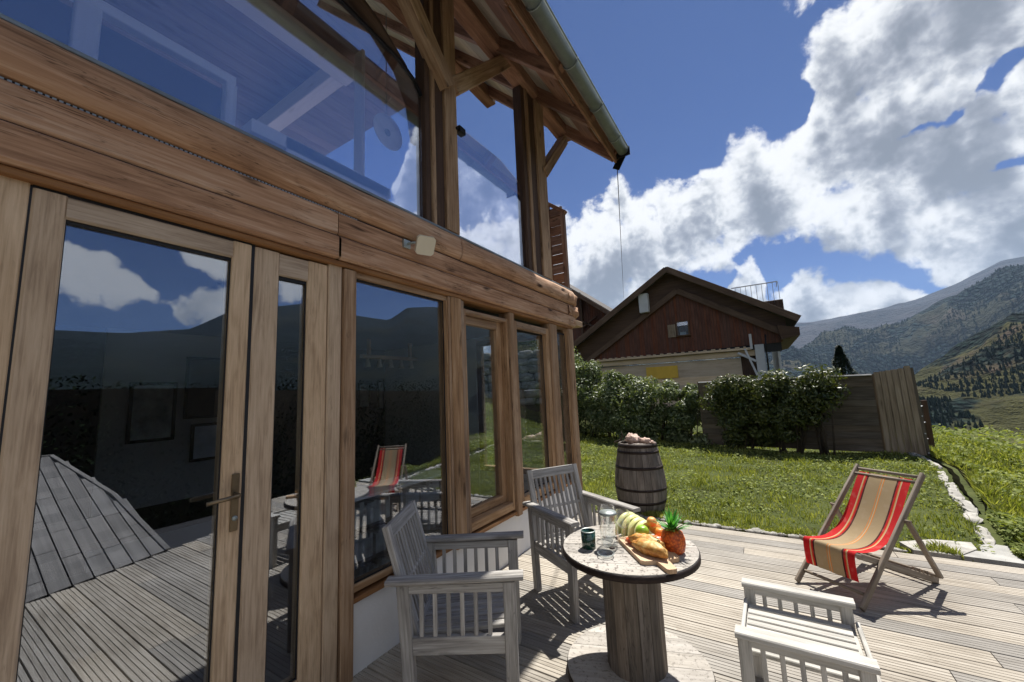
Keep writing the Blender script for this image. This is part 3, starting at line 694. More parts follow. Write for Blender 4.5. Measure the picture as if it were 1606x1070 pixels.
# bookcase behind window
t_=thing('bookcase','dark bookcase full of pale books behind the large fixed window','bookcase',(-.75,2.38,0))
mb=MB()
mb.box(-.14,.14,-.56,-.54,0,.74,0,'z'); mb.box(-.14,.14,.54,.56,0,.74,0,'z'); mb.box(-.14,.14,-.02,0,0,.74,0,'z')
for z in (.02,.26,.50): mb.box(-.139,.139,-.54,.54,z,z+.02,0,'y')
mb.build('carcass',M['blackmetal'],t_)
mb=MB(); mb.box(-.17,.17,-.60,.60,.742,.765,.004,'y'); mb.build('top',M['whitewood'],t_)
for (z,n_) in ((.045,22),(.285,22),(.525,20)):
    mb=MB(); y=-.53
    while y<.50:
        w=R.uniform(.018,.045); h=R.uniform(.14,.19)
        if R.random()<.8 and not(-.06<y<.01): mb.box(-.08,.10,y,y+w-.002,z,z+h,0,'z')
        y+=w
    mb.build('books',M['paper'],t_)
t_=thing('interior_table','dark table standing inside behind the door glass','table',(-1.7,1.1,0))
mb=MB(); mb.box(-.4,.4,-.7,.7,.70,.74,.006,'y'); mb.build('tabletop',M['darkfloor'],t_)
for sx in(-.35,.35):
    for sy in (-.6,.6): mb=MB(); mb.box(sx-.03,sx+.03,sy-.03,sy+.03,0,.70,.004,'z'); mb.build('leg',M['darkfloor'],t_)
t_=thing('lantern','narrow white lantern hanging inside the recessed casement window','lantern',(-.9,3.35,1.72))
mb=MB(); mb.lathe([(0,0),(.045,0),(.05,.02),(.05,.24),(.03,.27),(0,.28)],n=10); mb.build('body',M['lampcream'],t_)
mb=MB(); mb.tube([(0,0,.28),(0,0,.6)],.005,5); mb.build('cord',M['blackmetal'],t_)
# ================================================================ DECK, LAWN, GROUND
def edge_x(y):   # foot of the curved board ramp / right side of the deck
    return 3.04+.37*(y-.74) if y<2.9 else 4.6
mb=MB(); W=.143; y=-6.0
while y<4.72:
    y1=min(y+W-.007,4.75)
    xe=edge_x(y); x=-.0; 
    start=.0
    cuts=[0.0]; c=R.uniform(1.2,3.4)
    while c<xe-.4: cuts.append(c); c+=R.uniform(2.4,3.6)
    cuts.append(xe)
    for a,b_ in zip(cuts,cuts[1:]):
        w=y1-y; g=.0045; dz=R.uniform(-.0012,.0012); nr=5; sec=[(0,-.03)]
        rw=(w-.004)/nr
        sec.append((0,-.004)); sec.append((.002,0))
        for k in range(nr):
            a0=.002+k*rw
            if k: sec+= [(a0-g/2,0),(a0-g/2+.001,-.0045),(a0+g/2-.001,-.0045),(a0+g/2,0)]
        sec+= [(w-.002,0),(w,-.004),(w,-.03)]
        mb.ext([(p,q+dz) for p,q in sec],(a+.002,y,0),(b_-.002,y,0),Vector((0,1,0)),Vector((0,0,1)))
    y+=W
d_=mb.build('deck',M['deck']); tag(d_,kind='structure')
mb=MB(); mb.box(.0,4.6,-6,4.74,-.25,-.035,0,'y'); o=mb.build('deck_substructure',M['rubber']); tag(o,kind='structure')
# ramp mirrored in the door glass
def SM(y): return 1.0 if y<1.3 else (1.0-(y-1.3)/.34*.5 if y<1.64 else max(0,.5-(y-1.64)*5.5))
def ramp_pt(y,s,L=0):
    fx=edge_x(y); a=min(s,.5)/.5
    x=fx+3.2*s; z=.90*s-.03*a*(1-s)
    return Vector((x+L,y,z))
rt=thing('board_ramp','curved grey wall of staggered boards at the deck edge, mirrored in the door','wall',(3.2,1,0))
mb=MB(); rows=26
for i in range(rows):
    y0=-1.9+i*.145
    ym=y0+.07
    smax=SM(ym)
    if smax<=.03: continue
    js=[0]; s_=R.uniform(.06,.25)
    while s_<smax-.08: js.append(s_); s_+=R.uniform(.17,.27)
    js.append(smax)
    for a,b_ in zip(js,js[1:]):
        n=4
        for k in range(n):
            sa=a+(b_-a)*k/n; sb=a+(b_-a)*(k+1)/n
            if k==0: sa+=.003
            p=[ramp_pt(y0+.006,sa),ramp_pt(y0+.139,sa),ramp_pt(y0+.139,sb),ramp_pt(y0+.006,sb)]
            off=Vector((3.2,1,0))
            mb.quad(*[q-off for q in p],uv=[(sa+i*3,0+i*.37),(sa+i*3,.13+i*.37),(sb+i*3,.13+i*.37),(sb+i*3,i*.37)])
            q=[v+Vector((.004,0,-.02)) for v in p]
            mb.quad(*[v-off for v in (p[0],p[3],q[3],q[0])]); mb.quad(*[v-off for v in (p[1],q[1],q[2],p[2])]); mb.quad(*[v-off for v in reversed(q)])
mb.build('boards',M['ramp'],rt,fix=False)
mb=MB(); off=Vector((3.2,1,0))
pts=[ramp_pt(-1.9,1.0),ramp_pt(1.3,1.0),ramp_pt(1.64,.5),ramp_pt(1.73,.0)]
for a,b_ in zip(pts,pts[1:]): mb.bar(a-off,b_-off,.05,.03,(0,0,1),.003)
mb.build('coping',M['ramp'],rt)
mb=MB(); mb.grid(lambda u,v:ramp_pt(-1.9+u*3.6,v*SM(-1.9+u*3.6),.05)-off,24,8); mb.build('backing',M['rubber'],rt)
# ---- ground height
def xr(y): return 3.55+.75*min(1,max(0,(y-5)/4))      # line of the stone edging
def gh(x,y):
    z=0.0
    if x<-2.6 and y>4.6:
        z+=.42*min(3.2,(-2.6-x))*min(1,(y-4.6)/4)*min(1,max(0,(16-y)/3) if y>13 else 1)
    if y>4.7: z+=.05*noise.noise(Vector((x*.6,y*.6,2)))
    e=xr(y)+.25 if y>4.7 else 4.75
    d=x-e
    if y>20: d+= (y-20)*.10
    if d>0:
        P=[(0,-.0),(1.2,-.42),(3,-.95),(8,-2.3),(20,-3.4),(45,-4.8),(100,-7.4),(250,-12),(330,-22),(450,-60),(700,-140)]
        for (a,za),(b_,zb) in zip(P,P[1:]):
            if d<=b_: z+=za+(zb-za)*(d-a)/(b_-a); break
        else: z+=-140
        z+=min(1,d/3)*(.16*noise.noise(Vector((x*.5,y*.5,9)))+min(2.0,d*.03)*noise.fractal(Vector((x*.04,y*.04,4)),1,2,4))
    if y>40: z-= (y-40)*.10
    if y<-8: z-=(-8-y)*.12
    if x<-12: z-=(-12-x)*.05
    return z
def lawn_fn(u,v):
    x=-9+u*(xr(4.8+v*11)+.2+9); y=4.76+v*11.2
    if v==0: return (x,4.755,-.10)
    x=-9+u*(xr(y)+.2+9)
    return (x,y,gh(x,y)-.02)
mb=MB(); mb.grid(lawn_fn,90,80); o=mb.build('lawn',M['lawn']); tag(o,kind='structure')
# big ground sheet
ax=[-400,-200,-100,-50,-30,-20,-14,-11,-9]+[-9+.5*i for i in range(1,26)]+[3.6+.18*i for i in range(40)]+[10.9+.5*i for i in range(20)]+[21+2*i for i in range(20)]+[62+8*i for i in range(14)]+[180+25*i for i in range(12)]+[500,700]
ay=[-400,-200,-100,-50,-25,-15,-10,-6,-3,0,2,3.5,4.72]+[4.75+.3*i for i in range(1,42)]+[17.5+1*i for i in range(20)]+[38+4*i for i in range(30)]+[160+20*i for i in range(18)]+[560,700]
mb=MB(); b=0
for x in ax:
    for y in ay:
        z=gh(x,y)-.07
        if y<=4.75 and x<4.75: z=-.32
        mb.v.append(Vector((x,y,z)))
n=len(ay)
for i in range(len(ax)-1):
    for j in range(n-1):
        a=i*n+j; mb.face((a,a+n,a+n+1,a+1),[(0,0)]*4,True)
o=mb.build('ground',M['meadow'],fix=False); tag(o,kind='structure')
# ---- stone edging & slab
edg=thing('stone_edging','broken line of pale stones edging the lawn','kerb',(0,0,0))
rr=random.Random(3)
y=5.15
while y<10.3:
    x=xr(y)+rr.uniform(-.02,.03); L=rr.uniform(.35,.9) if y<8.5 else rr.uniform(.2,.4); wv=rr.uniform(.034,.058)
    mb=MB(); sd=rr.random()*50; zc=gh(x,y)+.0; x1=xr(y+L)
    nu,nv=18,10
    for i in range(nu+1):
        f=i/nu; yy=y+L*f; xx=x+(x1-x)*f; en=1-abs(f*2-1)**6*.7
        for j in range(nv+1):
            a_=math.pi*j/nv; k=1+.45*noise.noise(Vector((yy*9,j*.5,sd)))
            e=lambda t:math.copysign(abs(t)**.55,t)
            mb.v.append(Vector((xx+wv*e(math.cos(a_))*k*en,yy,zc-.03+.055*e(math.sin(a_))*k*en)))
    for i in range(nu):
        for j in range(nv):
            a_=i*(nv+1)+j; mb.face((a_,a_+nv+1,a_+nv+2,a_+1),[(0,0)]*4,False)
    mb.build('stone',M['stone'],edg)
    y+=L+rr.uniform(.0,.08)
mb=MB(); mb.ext([(3.30,4.80),(4.35,4.78),(4.30,5.05),(3.62,5.22),(3.50,5.16),(3.46,4.98),(3.28,4.95)],(0,0,-.04),(0,0,.012),Vector((1,0,0)),Vector((0,1,0)))
o=mb.build('stone_slab',M['slab']); tag(o,'flat pale concrete slab at the far corner of the deck','slab')
mb=MB(); mb.ext([(3.0,4.77),(3.27,4.77),(3.44,5.0),(3.46,5.17),(3.2,5.13),(2.95,4.95)],(0,0,-.04),(0,0,.02),Vector((1,0,0)),Vector((0,1,0)))
o=mb.build('stone_slab',M['stone']); tag(o,'low sandy stone between lawn edge and the concrete slab','slab')
# deck edge strip of small stones
sb=MB(); rr=random.Random(9)
for i in range(150):
    x=rr.uniform(.2,3.0); y=4.77+rr.uniform(-.01,.05); r=rr.uniform(.012,.035)
    c=Vector((x,y,.0)); s0=rr.random()*40
    def fn(u,v):
        a=u*6.283; p=(v-.5)*math.pi; k=1+.3*noise.noise(Vector((math.cos(a)+s0,math.sin(a),v*2)))
        return c+Vector((r*1.5*math.cos(a)*math.cos(p)*k,r*math.sin(a)*math.cos(p)*k,r*.7*math.sin(p)*k))
    sb.grid(fn,7,5)
o=sb.build('gravel',M['stone']); tag(o,'loose pale gravel along the deck and lawn joint','gravel',kind='stuff')
# ---- grass blades
def grassmesh(name,spots,mt,label,hmul=1):
    vs=[];fs=[]
    for (x,y,z,h,w) in spots:
        a=R.uniform(0,6.283); l=R.uniform(0,.7)*h; b=R.uniform(0,6.283); n=len(vs)
        dx,dy=math.cos(a)*w/2,math.sin(a)*w/2; lx,ly=math.cos(b)*l,math.sin(b)*l
        vs+= [(x-dx,y-dy,z),(x+dx,y+dy,z),(x+dx*.7+lx*.35,y+dy*.7+ly*.35,z+h*.6),(x-dx*.7+lx*.35,y-dy*.7+ly*.35,z+h*.6),(x+lx,y+ly,z+h)]
        fs+= [(n,n+1,n+2,n+3),(n+3,n+2,n+4)]
    me=bpy.data.meshes.new(name); me.from_pydata(vs,[],fs); me.materials.append(mt)
    o=bpy.data.objects.new(name,me); COL.objects.link(o); return tag(o,label,'grass',kind='stuff')
sp=[]
for i in range(95000):
    t=R.random()**1.5; y=4.80+t*8.6; x=R.uniform(-5.5,xr(y)-.02)
    cl=noise.noise(Vector((x*2.2,y*2.2,5)))+.6*noise.noise(Vector((x*7,y*7,1)))
    if cl<-.35 and R.random()<.55: continue
    k=1+.12*(y-4.8)
    h=max(.015,(.022+.075*max(0,cl+.15))*R.uniform(.5,1.5)); w=R.uniform(.005,.011)*k
    if y<5.1: h*=.85
    sp.append((x,y,gh(x,y)-.025,h,w))
for i in range(9000):    # broad weeds along the deck edge
    x=R.uniform(-.1,3.3); y=4.79+abs(R.gauss(0,.07)); k=noise.noise(Vector((x*3,0,7)))
    if k<-.15: continue
    sp.append((x,y,gh(x,y)-.03,R.uniform(.04,.11)*(.6+k),R.uniform(.008,.018)))
cm=MB()
def leaves(mb,x,y,z,q,rr_=R):
    n_=Vector((rr_.gauss(0,.45),rr_.gauss(0,.45),1)).normalized(); u=n_.orthogonal().normalized(); v=n_.cross(u); a=rr_.random()*6.28
    u,v=u*math.cos(a)+v*math.sin(a),v*math.cos(a)-u*math.sin(a); p=Vector((x,y,z))
    mb.quad(p-u*q,p-v*q*.6,p+u*q,p+v*q*.6)
for i in range(36000):
    y=4.80+(R.random()**1.5)*8.4; x=R.uniform(-5.0,xr(y)-.02)
    cl=noise.noise(Vector((x*1.1,y*1.1,15)))+.8*noise.noise(Vector((x*5,y*5,11)))
    if cl<-.1: continue
    leaves(cm,x,y,gh(x,y)+R.uniform(-.01,.035+.07*max(0,cl)),R.uniform(.009,.024)*(1+.08*(y-4.8)))
o=cm.build('clover',M['clover'],fix=False); tag(o,'small clover leaves mixed through the lawn','clover',kind='stuff')
grassmesh('grass',sp,M['grass'],'short green grass of the lawn behind the deck')
sp=[]
for i in range(80000):
    t=R.random()**2; y=5.0+t*24; d=.12+R.random()**1.5*(2.5+ (y-5)*.6); x=xr(y)+.1+d
    if y>6.3 and x-xr(y)<.10+.16*min(1,(y-6.3)/1.8) : continue
    cl=noise.noise(Vector((x*1.3,y*1.3,5)))+.5*noise.noise(Vector((x*4,y*4,1)))
    if cl<-.2 and R.random()<.8: continue
    k=1+.10*(y-4.8)
    sp.append((x,y,gh(x,y)-.06,max(.03,(.09+.13*max(0,cl+.2))*R.uniform(.6,1.4)),R.uniform(.012,.032)*k))
grassmesh('rough_grass',sp,M['grass'],'long rough grass and weeds on the slope right of the lawn')
cm=MB()
for i in range(60000):
    y=4.9+(R.random()**1.8)*22; d=R.random()**1.4*(2.2+(y-5)*.5); x=xr(y)+.1+d
    if y>6.3 and x-xr(y)<.10+.16*min(1,(y-6.3)/1.8) : continue
    cl=noise.noise(Vector((x*1.0,y*1.0,25)))+.7*noise.noise(Vector((x*3.5,y*3.5,31)))
    if cl<-.15: continue
    leaves(cm,x,y,gh(x,y)-.02+R.random()*(.08+.22*max(0,cl)),R.uniform(.012,.030)*(1+.07*(y-4.8)))
o=cm.build('weeds',M['clover'],fix=False); tag(o,'leafy green weeds covering the slope right of the stone edging','weeds',kind='stuff')
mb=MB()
def shade_strip(u,v):  # strip coloured dark in place of shade among the plants
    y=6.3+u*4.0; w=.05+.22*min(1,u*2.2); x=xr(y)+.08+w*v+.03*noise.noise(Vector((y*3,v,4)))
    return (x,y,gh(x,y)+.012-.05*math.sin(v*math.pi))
mb.grid(shade_strip,40,6); o=mb.build('ditch_shade_strip',M['ditchshade'],fix=False); tag(o,kind='structure')
# shrubs/tufts dotted over meadow (bushes as stuff)
mb=MB()
for i in range(1100):
    d=24+R.random()**1.3*200; az=rad(R.uniform(9,34)); x=2+d*math.sin(az)*1.0; y=d*math.cos(az)
    if x<xr(y)+2: continue
    s=R.uniform(.15,.55)*(1+d*.006); z=gh(x,y)-.05; s0=R.random()*50
    for k in range(34):
        p=Vector((R.gauss(0,.5)*s*2.2,R.gauss(0,.5)*s*2.2,abs(R.gauss(0,.4))*s*.7)); q=s*R.uniform(.08,.18); a=R.random()*6.28
        u_=Vector((math.cos(a),math.sin(a),R.uniform(-.4,.6)))*q; v_=Vector((-math.sin(a),math.cos(a),R.uniform(.2,1)))*q
        c=Vector((x,y,z))+p; mb.quad(c-u_-v_*.3,c+u_-v_*.3,c+u_*.6+v_,c-u_*.6+v_)
o=mb.build('meadow_scrub',M['clover'],fix=False); tag(o,'dark low scrub dotted over the sloping meadow','scrub',kind='stuff')
# hedge added out of view to keep the bright meadow out of the glass
hd=thing('added_hedge','dark hedge added out of view to darken what the door glass mirrors','hedge',(8.6,1.0,-2.2))
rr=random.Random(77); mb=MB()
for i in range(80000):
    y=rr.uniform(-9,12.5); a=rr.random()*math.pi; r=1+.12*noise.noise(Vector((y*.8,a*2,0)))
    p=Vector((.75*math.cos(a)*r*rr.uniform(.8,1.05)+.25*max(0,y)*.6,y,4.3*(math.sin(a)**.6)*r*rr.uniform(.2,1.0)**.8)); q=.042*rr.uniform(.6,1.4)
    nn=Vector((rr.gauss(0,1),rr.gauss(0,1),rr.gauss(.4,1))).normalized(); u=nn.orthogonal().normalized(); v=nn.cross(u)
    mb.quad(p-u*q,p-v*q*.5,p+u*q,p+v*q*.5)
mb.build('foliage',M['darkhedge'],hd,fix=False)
mb=MB(); mb.box(-.1,.1,-9,3,-.5,4.1,0,'y'); mb.bar((.1,3,1.75),(1.7,12.3,1.6),.2,4.6,(0,0,1),0); mb.build('dark_core',M['bark'],hd)  # solid block added so no bright meadow shows through the leaves
# ---- ridges
def interp(P,x):
    if x<=P[0][0]: return P[0][1]
    for (a,za),(b_,zb) in zip(P,P[1:]):
        if x<=b_: 
            t=(x-a)/(b_-a); return za+(zb-za)*t
    return P[-1][1]
def ridge(name,m,prof,r0,r1,az0,az1,na,nr,el0,amp,fs,seed,rough=1.0,crestamp=.12,pw=1.0):
    mb=MB(); 
    for i in range(na+1):
        az=az0+(az1-az0)*i/na; ec=interp(prof,az); a=rad(az)
        for j in range(nr+1):
            t=j/nr*1.25
            r=r0+(r1-r0)*t; x=2+r*math.sin(a); y=r*math.cos(a)
            zc=r1*math.tan(rad(ec)); z0=r0*math.tan(rad(el0))
            if t<=1: z=z0+(zc-z0)*(t**pw)
            else: z=zc-(t-1)*(r1-r0)*.9
            q=Vector((x*fs,y*fs,seed))
            nz=noise.ridged_multi_fractal(q,rough,2.1,7,1.0,2.0)-.9
            env=math.sin(min(1,t)*math.pi)**.7*(1-crestamp)+crestamp if t<=1 else crestamp
            if t<.02: env=0
            z+=nz*amp*env
            mb.v.append(Vector((x,y,1.5+z)))
    n=nr+1
    for i in range(na):
        for j in range(nr):
            a=i*n+j; mb.face((a,a+n,a+n+1,a+1),[(0,0)]*4,True)
    o=mb.build(name,M[m],fix=False); tag(o,kind='structure'); return mb
C_=[(-60,1.0),(-30,0),(0,-3),(10,-2.0),(13.7,-.3),(15.6,1.0),(18.3,3.2),(20.9,4.7),(26,6.3),(34,7.5)]
B_=[(-60,2.5),(-30,2.2),(0,2.6),(1.5,2.9),(7,3.8),(11.5,4.3),(13.5,4.9),(16.4,6.4),(18.4,6.8),(21.4,7.9),(28,9),(34,9.5)]
A_=[(-60,3),(-30,4),(0,6.1),(4.5,6.3),(7.5,6.6),(10.8,6.9),(12.8,7.1),(14.7,7.4),(17.4,8.4),(20.4,9.9),(21.7,9.9),(26,10.5),(34,11)]
RR=[(30,9),(34,10.5),(41,12.6),(44,12.7),(47,12.6),(49.6,10.8),(54.2,11.4),(59.4,12.8),(63,12.1),(66,11.8),(68.3,11.0),(71.8,8.7),(77,7.9),(82,7.8),(95,9),(120,10),(150,9),(180,8),(210,8),(240,7),(270,5),(300,2.5)]
hC=ridge('near_hills','hillC',C_,330,1050,-60,36,240,60,-7.0,46,.0026,3.3,.95,.10,1.15)
hB=ridge('forested_ridge','hillB',B_,1300,3300,-60,36,240,70,-6.5,250,.0010,7.7,.95,.06,1.0)
ridge('far_mountains','hillA',A_,3900,7600,-60,36,300,60,-1.0,230,.00040,1.3,1.05,.03,.9)
hR=ridge('opposite_hills','hillR',RR,420,2600,30,300,380,60,-7.5,55,.0013,5.1,1.0,.05,1.35)
# conifers standing on the hills: one mass
def forest(ridgemb,na,nr,count,h0,h1,sc1,th,name,label,seed):
    mb=MB(); rr=random.Random(seed); n=nr+1; k=0; tries=0
    while k<count and tries<count*12:
        tries+=1
        i=rr.randrange(na-1); j=rr.randrange(2,int(nr*.8)-1)
        a=ridgemb.v[i*n+j]; b_=ridgemb.v[(i+1)*n+j]; c=ridgemb.v[i*n+j+1]
        if a.x<1.5+.0*a.y and name!='wood': pass
        if math.degrees(math.atan2(a.x,a.y))<0: continue
        u,v=rr.random(),rr.random()
        if u+v>1: u,v=1-u,1-v
        p=a+(b_-a)*u+(c-a)*v
        if noise.fractal(Vector((p.x*sc1,p.y*sc1,seed)),1,2,4)<th: continue
        h=rr.uniform(h0,h1); r=h*rr.uniform(.22,.30); m_=5; s=len(mb.v); a0=rr.random()*6
        for q in range(m_): mb.v.append(p+Vector((r*math.cos(a0+q*6.283/m_),r*math.sin(a0+q*6.283/m_),h*.02)))
        mb.v.append(p+Vector((0,0,h)))
        for q in range(m_): mb.face((s+q,s+(q+1)%m_,s+m_),[(0,0)]*3)
        k+=1
    o=mb.build(name,M['forest'],fix=False); return tag(o,label,'forest',kind='stuff')
forest(hC,240,60,14000,2,4.6,.0045,.02,'wood','dark conifer wood spread over the near hillside',2)
forest(hB,240,70,16000,7,13,.0016,-.06,'wood','blue green conifer forest covering the ridge behind',4)
# haze
mb=MB(); mb.box(-9500,9500,-9500,9700,-1200,1750,0,'x')
hz=mb.build('haze',None or bpy.data.materials.new('haze_air')); tag(hz,'thin blue mountain haze','haze',kind='stuff')
hm=hz.data.materials[0]; hm.use_nodes=True; t=NT(hm.node_tree); t.n.clear(); o_=t.new('ShaderNodeOutputMaterial'); pv=t.new('ShaderNodeVolumePrincipled')
pv.inputs['Color'].default_value=(.50,.70,1,1); pv.inputs['Density'].default_value=.000045; pv.inputs['Anisotropy'].default_value=.2
t.lk(pv.outputs[0],o_.inputs['Volume'])
# ================================================================ FURNITURE
def make_chair():
    t=thing('garden_armchair','weathered slatted garden armchair nearest the camera, in shade beside the white plinth','armchair',(.55,1.79,0),rad(30.5))
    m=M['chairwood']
    for s in (1,-1):
        mb=MB(); mb.box(.235,.295,s*.27-.021,s*.27+.021,0,.592,.004,'z'); mb.build('leg',m,t)
        mb=MB(); mb.bar((-.215,s*.27,0),(-.255,s*.27,.592),.042,.06,(1,0,0),.004); mb.build('leg',m,t)
        mb=MB(); mb.bar((-.335,s*.272,.606),(.335,s*.272,.616),.072,.026,(0,0,1),.007); mb.build('armrest',m,t)
        for z0_,z1_ in ((.548,.590),(.275,.355)):
            mb=MB(); mb.box(-.225,.237,s*.27-.014,s*.27+.014,z0_,z1_,.003,'x'); mb.build('side_rail',m,t)
        mb=MB()
        for k in range(6):
            x=-.165+k*.066; mb.box(x-.010,x+.010,s*.27-.009,s*.27+.009,.353,.550,.002,'z')
        mb.build('side_slats',m,t)
    for q_ in ((.24,.268,.30,.365),(-.235,-.21,.27,.33)):
        mb=MB(); mb.box(q_[0],q_[1],-.25,.25,q_[2],q_[3],.004,'y'); mb.build('apron',m,t)
    for k in range(9):
        y=-.212+k*.053; mb=MB(); mb.bar((-.225,y,.338),(.275,y,.374),.042,.018,(0,0,1),.003); mb.build('seat_slat',m,t)
    b0=Vector((-.20,0,.31)); b1=Vector((-.355,0,.85)); dr=(b1-b0).normalized(); nrm=Vector((dr.z,0,-dr.x))
    bk=MB()
    for s in (1,-1): bk.bar(b0+Vector((0,s*.225,0)),b1+Vector((0,s*.225,0)),.045,.034,nrm,.004)
    bk.bar(b1-dr*.035+Vector((0,-.204,0)),b1-dr*.035+Vector((0,.204,0)),.028,.072,dr,.005)
    bk.bar(b1-dr*.30+Vector((0,-.204,0)),b1-dr*.30+Vector((0,.204,0)),.016,.022,dr,.002)
    bk.bar(b0+dr*.04+Vector((0,-.204,0)),b0+dr*.04+Vector((0,.204,0)),.026,.05,dr,.004)
    bo=bk.build('backrest',m,t)
    for k in range(9):
        y=-.176+k*.044; mb=MB(); mb.bar(b0+dr*.055+Vector((0,y,0))+nrm*.004,b1-dr*.065+Vector((0,y,0))+nrm*.004,.022,.012,nrm,.002); mb.build('back_slat',m,bo)
    return t
ch=make_chair(); ch['group']='matching slatted garden armchairs'
c2=copy_tree(ch); c2.location=(.775,2.895,0); c2.rotation_euler=(0,0,rad(-31)); c2['label']='weathered slatted garden armchair beyond the spool table, facing it with sunlit armrests'
# cushion-like cloth left in near chair
# footstool
st=thing('slatted_footstool','bleached wooden slatted footstool with raised side rails, alone on the sunny deck','footstool',(2.075,2.275,0),rad(-1))
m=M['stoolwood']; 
for s in (1,-1):
    mb=MB(); mb.box(-.225,.235,s*.245-.034,s*.245+.034,.428,.452,.005,'x'); mb.build('armrest',m,st)
    for z0_,z1_ in ((.395,.427),(.115,.165)):
        mb=MB(); mb.box(-.185,.19,s*.245-.012,s*.245+.012,z0_,z1_,.003,'x'); mb.build('side_rail',m,st)
    for x in (-.195,.20):
        mb=MB(); mb.box(x-.024,x+.024,s*.245-.021,s*.245+.021,0,.427,.004,'z'); mb.build('leg',m,st)
    mb=MB()
    for k in range(5):
        x=-.13+k*.066; mb.box(x-.009,x+.009,s*.245-.008,s*.245+.008,.16,.396,.002,'z')
    mb.build('side_slats',m,st)
for k in range(8):
    y=-.19+k*.0535; z=.350; mb=MB(); mb.box(-.20,.205,y-.0205,y+.0205,z-.009,z+.009,.003,'x'); mb.build('seat_slat',m,st)
for x in (-.20,.205): mb=MB(); mb.box(x-.016,x+.016,-.235,.235,.30,.3405,.003,'y'); mb.build('apron',m,st)
for x in (-.2135,.2345): mb=MB(); mb.box(x-.0085,x+.0085,-.222,.222,.342,.372,.003,'y'); mb.build('end_rail',m,st)
# cable spool table
sp_=thing('cable_spool_table','wooden cable drum used as a round table, set between the chairs','table',(1.345,2.235,0),rad(20))
def planked_disc(r,z0,z1,nb,name,mt,parent):
    mb=MB(); w=2*r/nb
    for k in range(nb):
        a=-r+k*w+.0015; b_=a+w-.003
        pts=[]; n=8
        for i in range(n+1):
            y=a+(b_-a)*i/n; pts.append((math.sqrt(max(0,r*r-y*y)),y))
        sec=pts+[(-x,y) for x,y in reversed(pts)]
        # dedupe
        s2=[]
        for p in sec:
            if not s2 or math.hypot(p[0]-s2[-1][0],p[1]-s2[-1][1])>1e-5: s2.append(p)
        if math.hypot(s2[0][0]-s2[-1][0],s2[0][1]-s2[-1][1])<1e-5: s2.pop()
        nn=len(s2); b=len(mb.v); u0=R.random()*30
        for z in (z0,z1):
            for x,y in s2: mb.v.append(Vector((x,y,z)))
        for i in range(nn):
            j=(i+1)%nn; mb.face((b+i,b+j,b+nn+j,b+nn+i),[(u0,s2[i][1]),(u0+.02,s2[j][1]),(u0+.02,s2[j][1]+.03),(u0,s2[i][1]+.03)])
        mb.face(tuple(b+i for i in reversed(range(nn))),[(u0+s2[i][0],s2[i][1]) for i in reversed(range(nn))])
        mb.face(tuple(b+nn+i for i in range(nn)),[(u0+s2[i][0],s2[i][1]) for i in range(nn)])
    return mb.build(name,M[mt],parent)
planked_disc(.352,.606,.640,6,'tabletop',"spooltop",sp_)
mb=MB(); mb.lathe([(.355,.604),(.358,.606),(.358,.632),(.353,.634)],n=64); mb.build('iron_band',M['iron'],sp_)
planked_disc(.365,.004,.050,6,'base_disc',"spoolbase",sp_)
mb=MB(); mb.lathe([(.367,.002),(.370,.004),(.370,.040),(.366,.042)],n=64); mb.build('iron_band',M['iron'],sp_)
mb=MB(); ns=15
for k in range(ns):
    a=2*math.pi*k/ns; w=2*.148*math.tan(math.pi/ns)-.003; d=Vector((math.cos(a),math.sin(a),0)); c=d*.140
    mb.bar((c.x,c.y,.051),(c.x,c.y,.604),w,.018,tuple(d),.002)
mb.build('drum',M['spool'],sp_)
mb=MB(); mb.lathe([(.128,.06),(.128,.6)],n=24); mb.build('drum_core',M['rubber'],sp_)
for k in range(4):
    a=k*1.571+.5; mb=MB(); mb.lathe([(.0,.006),(.014,.006),(.016,.002),(.016,0)],c=(.10*math.cos(a),.10*math.sin(a),.640),n=10); mb.build('bolt',M['iron'],sp_)
# barrel
br=thing('wooden_barrel','dark weathered wooden barrel with iron hoops standing on the lawn edge','barrel',(.65,5.12,-.03))
mb=MB(); ns=22; Hb=.83
rad_b=lambda z:.225+.078*math.sin(math.pi*min(1,max(0,z/Hb))**.72)
for k in range(ns):
    a0=2*math.pi*k/ns+.006; a1=2*math.pi*(k+1)/ns-.006; nz=14; b=len(mb.v); u0=R.random()*20; dr=R.uniform(-.003,.003)
    for i in range(nz+1):
        z=Hb*i/nz; r=rad_b(z)+dr
        for (rr_,a) in ((r-.02,a0),(r-.002,a0),(r,a0+.02),(r+.001,(a0+a1)/2),(r,a1-.02),(r-.002,a1),(r-.02,a1)): mb.v.append(Vector((rr_*math.cos(a),rr_*math.sin(a),z)))
    for i in range(nz):
        for q in range(6):
            p=b+i*7+q; mb.face((p,p+1,p+8,p+7),[(u0+Hb*i/nz,q*.013),(u0+Hb*i/nz,q*.013+.013),(u0+Hb*(i+1)/nz,q*.013+.013),(u0+Hb*(i+1)/nz,q*.013)],False)
    p=b+nz*7; mb.face((p,p+1,p+2,p+3,p+4,p+5,p+6),[(0,0)]*7)
mb.build('staves',M['barrel'],br)
mb=MB(); mb.disc(.225,(0,0,Hb-.035),40); mb.build('barrel_head',M['barrel'],br,fix=False)
for z,hh in ((.035,.04),(.15,.03),(.30,.025),(.55,.03),(.73,.028),(.805,.04)):
    mb=MB(); mb.lathe([(rad_b(z-hh/2)+.001,z-hh/2),(rad_b(z-hh/2)+.006,z-hh/2),(rad_b(z+hh/2)+.006,z+hh/2),(rad_b(z+hh/2)+.001,z+hh/2)],n=44); mb.build('hoop',M['iron'],br)
